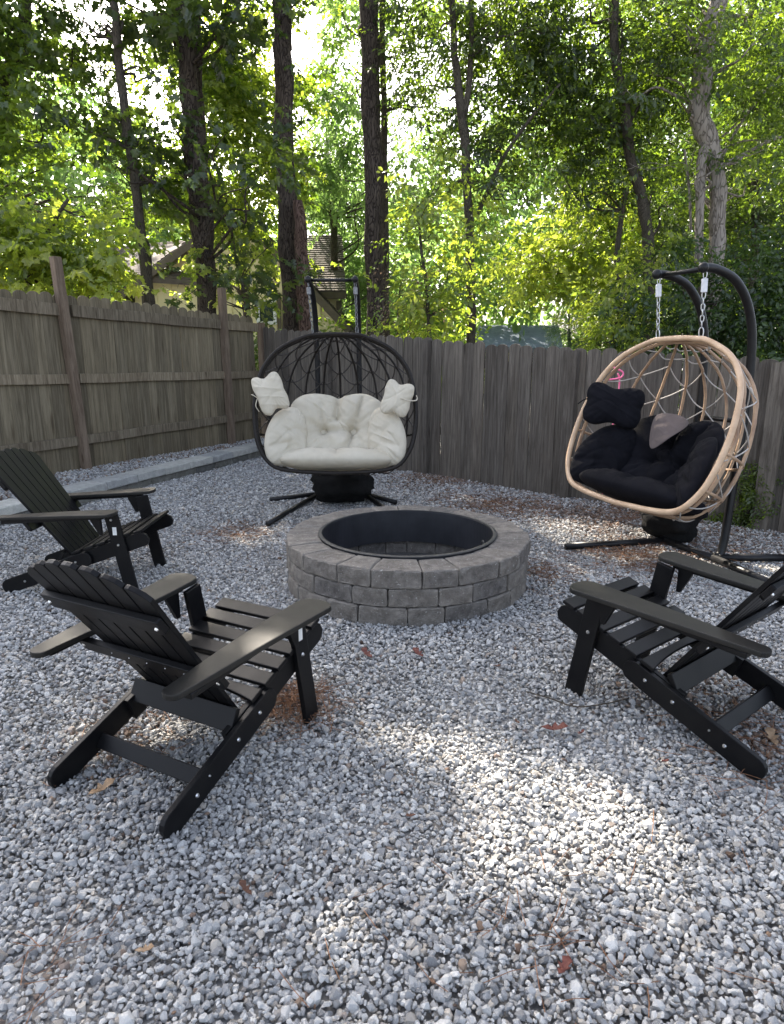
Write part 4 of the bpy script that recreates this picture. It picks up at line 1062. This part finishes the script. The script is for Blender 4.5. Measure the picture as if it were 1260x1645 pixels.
tree('leafy_tree', 'sunlit green tree seen between the double trunk and the tall pine', [up(T(14.5, (395, 480, .08), (385, 330, .07), (400, 200, .06), (380, 90, .05)), 1, .03)],
     [C(380, 60, 14, 1.0, .8, 100), C(360, 170, 13.8, .8, .8, 95), C(415, 150, 14.3, .7, .7, 90), C(400, 250, 13.8, .9, .6, 95), C(360, 330, 13.6, .9, .5, 95), C(430, 330, 13.8, .6, .5, 90), C(340, 100, 14.5, .5, .8, 70), C(435, 400, 13.2, .35, .25, 80), C(385, 415, 13.2, .4, .18, 75), C(350, 460, 13.2, .3, .25, 50), C(255, 250, 14, .7, .5, 60), C(240, 60, 14.8, .7, .7, 40), C(270, 320, 14, .7, .4, 60), C(400, 375, 13.4, .6, .2, 55), C(410, 20, 14.2, .8, .5, 60),
      C(270, 130, 15, .6, .5, 28)], 'bright', M_grey, fine=1.1, mix='midmaple')
tree('maple_tree', 'dark leafy maple boughs hanging in front of the cream house', [T(11.3, (400, 515, .03), (395, 480, .028), (380, 420, .02), (372, 360, .012))],
     [C(385, 455, 10.6, .5, .13, 75), C(345, 415, 10.8, .35, .12, 50), C(435, 445, 10.6, .3, .12, 60), C(430, 390, 10.9, .35, .12, 50), C(280, 462, 10.6, .35, .08, 50), C(385, 488, 10.5, .25, .1, 50)],
     'darkmaple', M_grey, fine=.7, mix='maple')
tree('leafy_tree', 'pale hazy green tree far behind, between the broken trunk and the thickest pine', [T(21, (540, 500, .12), (535, 350, .1), (530, 250, .08))],
     [C(520, 330, 20.5, 1.0, .9, 55), C(575, 370, 24.3, .9, .9, 70), C(585, 450, 24, 1.0, .9, 80), C(510, 255, 21, .7, .7, 30), C(560, 300, 20, .5, .5, 30), C(500, 330, 25.8, .9, .6, 60), C(640, 330, 21, .8, 1.0, 50), C(560, 90, 17, .5, .7, 26), C(510, 60, 17, .6, .5, 26), C(560, 170, 18, .55, .9, 75), C(545, 250, 18, .8, .55, 80), C(570, 20, 18, .8, .7, 80), C(500, 270, 18.5, .6, .4, 60), C(650, 60, 18, .8, .9, 55), C(680, 150, 18, .7, .7, 50), C(660, 250, 18, .6, .5, 60), C(650, 320, 18, .7, .5, 70), C(560, 330, 23, 1.2, .8, 70), C(690, 220, 19, .7, .8, 30)],
     'pale', M_grey, fine=1.3, s=(1.0, 1.6))
tree('leafy_tree', 'sunlit yellow-green tree behind the back fence, above the blue-grey roof', [T(13.5, (985, 520, .06), (990, 430, .055), (985, 380, .05), (960, 330, .03)), [(at(1000, 440, 13.5), .04), (at(996, 380, 13.5), .04), (at(1010, 310, 13.5), .02)]],
     [C(880, 430, 13, .75, .45, 85), C(950, 400, 13.1, .8, .55, 90), C(840, 460, 12.9, .4, .22, 55), C(950, 470, 12.8, .45, .3, 80), C(1000, 430, 12.9, .5, .5, 60), C(890, 360, 13.3, .5, .3, 55), C(975, 330, 13.3, .6, .4, 60), C(1010, 500, 12.6, .5, .4, 60), C(820, 400, 13.4, .4, .3, 45)],
     'bright', M_grey, fine=.9, mix='maple')
# big dark woods on the right
tree('oak_tree', 'large dense dark oak whose trunk rises above the rattan basket stand', [up(T(11.4, (1042, 440, .09), (1036, 340, .09), (1015, 260, .08), (1000, 150, .075), (985, 30, .07)), 4, .04), [(at(992, 450, 11.6), .05), (at(994, 380, 11.6), .045), (at(1008, 300, 11.5), .03)]],
     [C(900, 60, 12, 1.1, .8, 78), C(1000, 60, 12, 1.1, .8, 78), C(900, 190, 12, .8, .6, 72), C(1000, 200, 12, 1.0, .7, 80), C(960, 290, 12, .9, .5, 80), C(1075, 330, 12.3, .5, .4, 70), C(1060, 130, 12.4, .6, .9, 52), C(880, 280, 12.3, .5, .35, 50), C(1080, 400, 12.2, .6, .4, 80), C(950, -40, 12, 1.4, .6, 60),
      H(4.6, 12.5, 10, 2.4, 1.5), H(2.8, 13.6, 11.2, 2.2, 1.4), H(6.5, 13.5, 10.5, 2.4, 1.5)], 'dark', M_grey, mix='mid')
t6 = up(T(11.1, (1150, 430, .12), (1153, 350, .12), (1150, 270, .135), (1128, 200, .155), (1126, 130, .145), (1140, 50, .13), (1155, 0, .12)), 4, .06, .5)
t6b = [(at(1122, 430, 11), .06), (at(1124, 350, 11), .065), (at(1127, 270, 11), .07), (at(1134, 215, 11.1), .08)]
tree('leaning_tree', 'pale mottled crooked trunk in the dark woods at the upper right', [t6, t6b, [(at(1110, 370, 11.2), .022), (at(1108, 310, 11.2), .02), (at(1100, 240, 11.2), .015)]],
     [C(1195, 90, 11.0, .45, .6, 60), C(1230, 180, 11.2, .55, .7, 80), C(1085, 30, 10.8, .35, .3, 50), C(1135, 40, 10.6, .5, .35, 55), C(1100, 150, 10.7, .25, .3, 40), C(1150, 260, 10.5, .25, .12, 45), C(1020, 130, 10.9, .5, .4, 55), C(1010, 250, 11, .3, .25, 45), C(1230, 40, 12, .8, .5, 60), C(1205, 240, 10.9, .35, .3, 60), C(1070, 60, 12.9, .6, .6, 60), C(1090, 250, 12.2, .35, .4, 50), C(1180, 310, 13, .6, .4, 70), C(1290, 90, 12, .8, 1.0, 70)], 'mid', M_pale, mix='dark')
tree('slender_tree', 'dark trunk at the far upper right beyond the pale crooked one', [up(T(13.2, (1212, 420, .08), (1214, 300, .075), (1216, 180, .07), (1205, 60, .06), (1210, 0, .06)), 3, .04)],
     [C(1240, 260, 13.2, .9, .7, 80), C(1220, 360, 13.3, .9, .6, 80), C(1140, 390, 13.5, .8, .5, 70), C(1250, 120, 14, 1.1, .8, 60), H(8.0, 14, 10, 2.2, 1.5)], 'dark', M_grey)
tree('evergreen_shrub', 'very dark dense evergreen shrub behind the stand of the rattan basket', [T(9.2, (1130, 600, .05), (1130, 520, .04), (1125, 460, .03))],
     [C(1090, 500, 9.2, .6, .55, 150), C(1180, 480, 9.0, .7, .6, 150), C(1060, 440, 9.5, .45, .35, 110), C(1250, 500, 8.6, .6, .6, 150), C(1150, 560, 8.9, .8, .35, 140), C(1020, 540, 9.6, .4, .35, 110), C(1220, 420, 9.4, .6, .4, 110), C(1330, 480, 8.6, .7, .8, 110)],
     'shrub', M_twig, fine=.8, s=(.8, 1.2), cat='shrub')
tree('leafy_shrub', 'sunlit light-green shrub leaning on the back fence left of the dark shrub', [T(9.6, (985, 590, .03), (990, 520, .02), (1000, 470, .015))],
     [C(985, 530, 9.5, .4, .32, 110), C(960, 490, 9.7, .3, .3, 80), C(1020, 480, 9.6, .35, .35, 90), C(1045, 400, 10, .5, .3, 70), C(965, 560, 9.5, .35, .15, 90)], 'bright', M_twig, fine=.7, s=(.7, 1.0), cat='shrub', mix='mid')
tree('twiggy_shrub', 'sparse pinkish-brown shrub behind the back fence beside the thickest pine', [T(10.4, (640, 560, .02), (640, 500, .015), (645, 450, .01))],
     [C(640, 500, 10.3, .35, .35, 90), C(660, 470, 10.4, .3, .3, 70), C(635, 445, 10.4, .25, .2, 50)], 'red', M_twig, fine=.7, cat='shrub')
# small conifer
th = tree('conifer', 'small blue-green conifer poking above the fence in front of the blue-grey roof', [T(10.6, (915, 600, .03), (915, 540, .02), (914, 498, .008))],
     [C(915, 510, 10.6, .10, .14, 900, .10), C(915, 530, 10.6, .20, .12, 550, .2), C(915, 550, 10.6, .30, .12, 450, .3), C(915, 575, 10.6, .36, .14, 350, .36)], 'fir', M_twig, fine=.35, s=(.7, 1.0), limbs=False, cat='conifer')
# ivy creeping on the fence by the right stand
th = empty('creeper'); tag(th, 'green creeper growing up the back fence behind the rattan basket', 'climbing plant')
bm = bmesh.new(); rd = random.Random(5); cl = []
for (u0, v0, u1, v1) in ((1212, 845, 1206, 735), (1222, 830, 1216, 745), (1150, 852, 1165, 838), (1195, 848, 1204, 780)):
    def onf(u, v):
        d_ = ray(u, v); A_ = Vector((BA[0], BA[1], 0)) + nB * .03; t_ = (A_ - Vector((0, 0, CAM_H))).dot(nB) / d_.dot(nB); return d_ * t_ + Vector((0, 0, CAM_H))
    a_, b_ = onf(u0, v0), onf(u1, v1); a_.z = max(a_.z, 0)
    add_tube(bm, spline([a_, a_.lerp(b_, .5) + dB * .03, b_], 4), .003, 5)
    for k in range(60): cl.append(a_.lerp(b_, rd.random()) + dB * rd.gauss(0, .06) + nB * rd.uniform(.01, .06) + Vector((0, 0, rd.gauss(0, .03))))
bm_obj('stem', bm, M_twig, th, True)
g, nv = SPR['mid']; cl = np.array([tuple(p) for p in cl]); scatter('foliage', cl, rng.normal(0, 1, (len(cl), 3)) + [0, 1.2, 0], rng.uniform(.25, .45, len(cl)), nv, g, th)['kind'] = 'stuff'

# far woods closing the view: one mass nobody could count
def woods(name, label, key, azr, ys, topf, n, s):
    P = []
    for _ in range(n):
        a = random.uniform(*azr); y = random.uniform(*ys); x = y * a
        top = topf(a, y); z = top * random.random() ** .8; 
        if .12 < a < .285 and y < 29 and z < 3.4: continue
        P.append((x, y, z))
    P = np.array(P); k = keep(P); P = P[k]
    g, nv = SPR[key]; o = scatter(name, P, rng.uniform(-1.2, 1.2, (len(P), 3)) * [1, 1, 2.6], rng.uniform(s[0], s[1], len(P)), nv, g)
    tag(o, kind='stuff', label=label, cat='woods'); return o
def topf(a, y):     # treeline height by bearing
    e = np.interp(a, [-1.2, -.6, -.45, -.3, -.12, -.02, .05, .15, .3, .5, .7, 1.2], [.30, .42, .36, .22, .13, .12, .18, .30, .42, .5, .5, .4])
    return 1.4 + y * (e * (1 + .25 * sin(a * 37) * cos(a * 91 + y)))
woods('far_woods', 'distant sunlit green woods closing the view behind the trees', 'pale', (-1.1, 1.1), (25, 36), topf, 9000, (2.2, 4.0))
woods('far_woods', 'dark woodland undergrowth beyond the fences', 'mid', (-1.1, 1.1), (16.5, 24), lambda a, y: 1.2 + y * (.03 + (.25 if a > .28 else .12 if a < -.42 else .0)) + .5 * sin(a * 60), 7000, (1.4, 2.4))
woods('far_woods', 'deep shaded woods at the right behind the big oak', 'dark', (.22, 1.0), (14.5, 19), lambda a, y: 8 + sin(a * 40), 3200, (1.4, 2.2))

# ================================================================== HOUSES
def shingle_mat(name, c1, c2, c3):
    m, t, b = mat(name, .9, .2)
    v = mapping(t, (1, 1, 1)); f = noise(t, v, 6, 6, .7)
    rnd = ramp(t, objrand(t), [(0, c1), (.5, c2), (1, c3)])
    t.links.new(mixc(t, 1.0, rnd, ramp(t, f, [(.3, (.75, .75, .75)), (.7, (1.15, 1.15, 1.15))]), 'MULTIPLY'), b.inputs['Base Color'])
    bump(t, b, noise(t, v, 60, 4, .6), .4, .01); return m
M_shin = shingle_mat('brown_asphalt_shingle', (.10, .085, .075), (.14, .12, .105), (.18, .155, .135))
M_shinb = shingle_mat('blue_grey_asphalt_shingle', (.25, .30, .38), (.27, .32, .40), (.29, .34, .42))
M_siding = simple('cream_siding', (.78, .69, .38), (.83, .75, .45), 3, .8, .1, .004)
M_trim = simple('dark_brown_fascia', (.085, .068, .044), (.13, .105, .072), 6, .7, .1, .004)
M_white = simple('white_window_trim', (.7, .7, .68), (.78, .78, .76), 6, .5, .0)
mg, tg, bg = mat('window_glass', .06, .6); bg.inputs['Base Color'].default_value = (.03, .045, .04, 1); bg.inputs['Metallic'].default_value = .0
def beam(name, a, b, w, dth, m, parent):
    """bar from a to b in a facade plane facing the yard; w in the plane, dth in depth"""
    d = b - a; L = d.length; d.normalize(); n_ = Vector((0, -1, 0)); n_ = (n_ - d * n_.dot(d)).normalized(); s_ = n_.cross(d)
    bm = bmesh.new(); add_box(bm, L / 2, 0, 0, L, w, dth, frame(a, d, s_, n_)); bmesh.ops.bevel(bm, geom=bm.edges[:], offset=.01, segments=1, affect='EDGES')
    return bm_obj(name, bm, m, parent)
def shingle_roof(name, p00, p10, p11, p01, rows, m, parent, thick=.05, npr=14):
    """roof slab with courses of shingles; p00-p10 eave, p01-p11 ridge"""
    bm = bmesh.new(); nr_ = ((p10 - p00).cross(p01 - p00)).normalized()
    if nr_.z < 0: nr_ = -nr_
    vs = [bm.verts.new(p) for p in (p00, p10, p11, p01)] + [bm.verts.new(p - nr_ * .15) for p in (p00, p10, p11, p01)]
    for f in ((0, 1, 2, 3), (7, 6, 5, 4), (0, 4, 5, 1), (1, 5, 6, 2), (2, 6, 7, 3), (3, 7, 4, 0)): bm.faces.new([vs[i] for i in f])
    bmesh.ops.recalc_face_normals(bm, faces=bm.faces[:]); rf = bm_obj(name, bm, m, parent)
    rd = random.Random(rows)
    bm = bmesh.new()
    for r in range(rows):
        a, b = r / rows, (r + 1.15) / rows; b = min(b, 1)
        off = rd.random() / npr
        cuts = [0] + [off + k / npr for k in range(npr)] + [1]
        for k in range(len(cuts) - 1):
            u0, u1 = max(0, cuts[k]) + .001, min(1, cuts[k + 1]) - .001
            if u1 - u0 < .01: continue
            def q(u, v_): return p00.lerp(p10, u).lerp(p01.lerp(p11, u), v_)
            jt = rd.uniform(.0, .004)
            lo_ = [q(u0, a) + nr_ * (.035 + jt), q(u1, a) + nr_ * (.035 + jt), q(u1, b) + nr_ * .012, q(u0, b) + nr_ * .012]
            V_ = [bm.verts.new(p) for p in lo_] + [bm.verts.new(p - nr_ * .02) for p in lo_[:2]]
            bm.faces.new((V_[0], V_[1], V_[2], V_[3])); bm.faces.new((V_[4], V_[5], V_[1], V_[0]))
    tag(bm_obj('shingles', bm, m, rf), kind='stuff')
    return rf
HY = 19.0
hs = empty('house', (0, 0, 0)); tag(hs, 'cream board-and-batten house with brown shingle roof and dark gable trim beyond the left fence', 'house')
apex = at(385, 345, HY); le = at(215, 470, HY); re_ = at(560, 530, HY)
zb = -.05
bm = bmesh.new()
ol = [(le.x, zb), (re_.x - .0, zb), (re_.x, re_.z), (apex.x, apex.z), (le.x, le.z)]
add_prism(bm, ol, .3, frame((0, HY + .2, 0), (1, 0, 0), (0, 0, 1), (0, -1, 0)))
bmesh.ops.recalc_face_normals(bm, faces=bm.faces[:]); wl = bm_obj('wall', bm, M_siding, hs)
def gable_z(x):
    return apex.z + (le.z - apex.z) * (apex.x - x) / (apex.x - le.x) if x < apex.x else apex.z + (re_.z - apex.z) * (x - apex.x) / (re_.x - apex.x)
x = le.x + .2
while x < re_.x - .1:
    bm = bmesh.new(); hz_ = gable_z(x) - .05 - zb; add_box(bm, 0, 0, hz_ / 2, .045, .03, hz_)
    o = bm_obj('batten', bm, M_siding, wl); o.location = (x, HY + .035, zb); x += .41
dn = Vector((0, -.45, 0))
beam('rake_board', apex + dn, le + dn + (le - apex) * .15, .2, .10, M_trim, hs)
beam('rake_board', apex + dn, re_ + dn + (re_ - apex) * .02, .2, .10, M_trim, hs)
for k, (a_, b_) in enumerate(((apex, le), (apex, re_))):
    e_ = (b_ - a_).normalized(); ups = Vector((0, 0, .16))
    shingle_roof('roof', b_ + e_ * .5 + Vector((0, -.4, 0)) + ups, b_ + e_ * .5 + Vector((0, 7, 0)) + ups, a_ + Vector((0, 7, 0)) + ups, a_ + Vector((0, -.4, 0)) + ups, 30, M_shin, hs, npr=24)
# long main roof behind the gable, and the lower wall under its right end
r0, r1 = at(478, 372, 22.5), at(600, 372, 22.5)
q0, q1 = at(478, 468, 19.9), at(556, 468, 19.9)
shingle_roof('roof', q0, q1, Vector((q1.x - .3, 23, at(500, 378, 23).z)), Vector((q0.x, 23, at(500, 378, 23).z)), 26, M_shin, hs, npr=22)
bm = bmesh.new(); add_box(bm, (q0.x + q1.x) / 2 - .12, 20.3, (q0.z + zb) / 2 - .05, q1.x - q0.x - .25, .2, q0.z - zb - .1); wl2 = bm_obj('wall', bm, M_siding, hs)
beam('eave_board', Vector((q0.x, 19.9, q0.z - .12)), Vector((q1.x, 19.9, q1.z - .12)), .18, .06, M_trim, hs)
beam('corner_board', Vector((q1.x - .22, 20.12, zb)), Vector((q1.x - .22, 20.12, q1.z - .25)), .16, .08, M_trim, hs)
for k in range(3):
    bm = bmesh.new(); add_box(bm, 0, 0, q0.z / 2 - .1, .045, .03, q0.z - .2); o = bm_obj('batten', bm, M_siding, wl2); o.location = (q1.x - .6 - k * .4, 20.18, 0)
l0, l1 = at(170, 440, 18.6), at(345, 452, 18.6)
shingle_roof('roof', l0, l1, at(330, 383, 21.5), at(180, 398, 21.5), 26, M_shin, hs, npr=22)
# window
w0 = at(417, 488, HY); w1 = at(440, 516, HY)
wf = empty('window'); wf.parent = hs
def rectbar(name, x0, x1, z0, z1, y, th, m, parent):
    bm = bmesh.new(); add_box(bm, (x0 + x1) / 2, y, (z0 + z1) / 2, x1 - x0, th, z1 - z0); return bm_obj(name, bm, m, parent)
rectbar('pane', w0.x, w1.x, w1.z, w0.z, HY - .0, .02, mg, wf)
for nm, x0, x1, z0, z1 in (('frame', w0.x - .09, w0.x, w1.z - .09, w0.z + .09), ('frame', w1.x, w1.x + .09, w1.z - .09, w0.z + .09), ('frame', w0.x, w1.x, w0.z, w0.z + .09), ('frame', w0.x, w1.x, w1.z - .09, w1.z)):
    rectbar(nm, x0, x1, z0, z1, HY - .005, .07, M_white, wf)
beam('corner_board', Vector((at(449, 500, HY).x, HY - .02, zb)), Vector((at(449, 500, HY).x, HY - .02, at(449, 470, HY).z)), .1, .06, M_trim, hs)
# second house: only its roof shows over the fence
h2 = empty('house', (0, 0, 0)); tag(h2, 'house with a plain blue-grey shingle roof seen over the back fence', 'house')
a0, a1 = at(755, 560, 24), at(905, 560, 24)
shingle_roof('roof', a0, a1, at(898, 523, 27), at(770, 523, 27), 22, M_shinb, h2, npr=30)
bm = bmesh.new(); add_box(bm, (a0.x + a1.x) / 2, 25.5, (a0.z) / 2, a1.x - a0.x - .6, 2.6, a0.z - .05); bm_obj('wall', bm, M_siding, h2)

# ================================================================== FALLEN LEAVES, NEEDLES, TWIGS
M_leafb = [simple('fallen_leaf_brown', (.07, .03, .018), (.13, .06, .035), 20, .8, .3, .002), simple('fallen_leaf_red', (.075, .016, .012), (.13, .035, .022), 20, .7, .3, .002), simple('fallen_leaf_tan', (.25, .16, .09), (.38, .27, .17), 20, .8, .3, .002)]
def dead_leaf(u, v, L, k, label, kind='oak', curl=.35, n=1):
    p = ground(u, v); rd = random.Random(int(u * 7 + v)); bm = bmesh.new()
    ol = leaf_shape(kind, L); M = Euler((rd.uniform(-.3, .3), rd.uniform(-.3, .3), rd.uniform(0, 6))).to_matrix().to_4x4()
    ring = []
    for f in (1, .55):
        ring.append([bm.verts.new(M @ Vector(((a - L / 2) * f, b * f, (abs(b) * curl * 2 + ((a - L / 2) / L) ** 2 * L * curl * 1.6) * f))) for a, b in ol])
    c0 = bm.verts.new((0, 0, 0)); nn = len(ol)
    for i in range(nn):
        j = (i + 1) % nn; bm.faces.new((ring[0][i], ring[0][j], ring[1][j], ring[1][i])); bm.faces.new((ring[1][i], ring[1][j], c0))
    o = bm_obj('fallen_leaf', bm, M_leafb[k], smooth=True); o.location = p + Vector((0, 0, .022))
    md = o.modifiers.new('thickness', 'SOLIDIFY'); md.thickness = .0012
    tag(o, label, 'leaf', 'fallen leaves on the gravel'); return o
for u, v, L, k, lb in (
    (590, 1058, .09, 1, 'left one of two dark red leaves on the gravel before the fire pit'),
    (672, 1058, .10, 1, 'right one of two dark red leaves on the gravel before the fire pit'),
    (798, 1078, .05, 0, 'small brown fallen leaf on the gravel to the right of the fire pit front'),
    (892, 1180, .11, 1, 'largest dark red curled leaf, on the gravel left of the right-hand chair'),
    (934, 1186, .05, 1, 'small red leaf scrap just right of the largest red leaf'),
    (165, 1278, .10, 2, 'tan curled leaf lying behind the front left chair between its rear legs'),
    (395, 1440, .06, 0, 'brown leaf on the gravel in the lower left foreground'),
    (905, 1568, .07, 1, 'red-brown leaf near the bottom edge, right of the middle'),
    (830, 1168, .04, 0, 'tiny dark leaf bit on the gravel midway between pit and right-hand chair'),
    (1240, 1195, .10, 2, 'brown leaf under the right-hand chair at the picture edge'),
    (660, 1320, .035, 0, 'tiny dark leaf bit on the gravel in the middle foreground'),
    (235, 1538, .05, 2, 'pale tan leaf in the lower left corner of the gravel'),
    (1068, 1232, .04, 1, 'small red leaf bit beside the long leg of the right-hand chair'),
    (232, 1225, .05, 0, 'brown leaf under the front left chair'),
    (770, 800, .10, 0, 'brown leaf on the gravel behind the fire pit')):
    dead_leaf(u, v, L, k, lb)
bm = bmesh.new(); add_tube(bm, spline([ground(845, 1118) + Vector((0, 0, .02)), ground(880, 1128) + Vector((0, 0, .022)), ground(925, 1142) + Vector((0, 0, .02)), ground(975, 1138) + Vector((0, 0, .024)), ground(1010, 1128) + Vector((0, 0, .02))], 5), .0032, 6)
tag(bm_obj('twig', bm, M_twig, smooth=True), 'thin brown twig lying on the gravel left of the right-hand chair', 'twig')
# pine straw in drifts
M_straw = simple('pine_straw', (.16, .075, .04), (.32, .17, .09), 20, .8, 0)
bm = bmesh.new(); rd = random.Random(3)
SP = [(470, 1140, .14, 190), (480, 1120, .08, 90), (800, 812, .5, 420), (1010, 895, .42, 420), (720, 770, .5, 260), (1010, 830, .7, 420), (90, 1560, .1, 14), (860, 925, .25, 160), (380, 860, .3, 160), (1150, 870, .5, 200), (940, 1610, .12, 10), (900, 1530, .08, 8), (620, 1500, .5, 16), (1200, 1200, .25, 120), (200, 1180, .3, 80), (1100, 1500, .4, 18)]
for u, v, r, n in SP:
    c_ = ground(u, v)
    for _ in range(n):
        p = c_ + Vector((rd.gauss(0, r * .6), rd.gauss(0, r * .6), rd.uniform(.010, .03))); a = rd.uniform(0, 6.28); L = rd.uniform(.06, .15); w_ = .0011
        d_ = Vector((cos(a), sin(a), rd.uniform(-.06, .06))); s_ = Vector((-sin(a), cos(a), 0)) * w_; m_ = p + d_ * L * .5 + s_ * rd.uniform(-8, 8)
        if math.hypot(p.x - PITC[0], p.y - PITC[1]) < PIT_R + .05: continue
        q = [p, m_, p + d_ * L]
        for i in range(2):
            bm.faces.new([bm.verts.new(x_) for x_ in (q[i] - s_, q[i] + s_, q[i + 1] + s_, q[i + 1] - s_)])
            bm.faces.new([bm.verts.new(x_) for x_ in (q[i] - Vector((0, 0, w_)), q[i] + Vector((0, 0, w_)), q[i + 1] + Vector((0, 0, w_)), q[i + 1] - Vector((0, 0, w_)))])
tag(bm_obj('pine_straw', bm, M_straw), kind='stuff', label='loose brown pine needles scattered in drifts on the gravel', cat='pine straw')
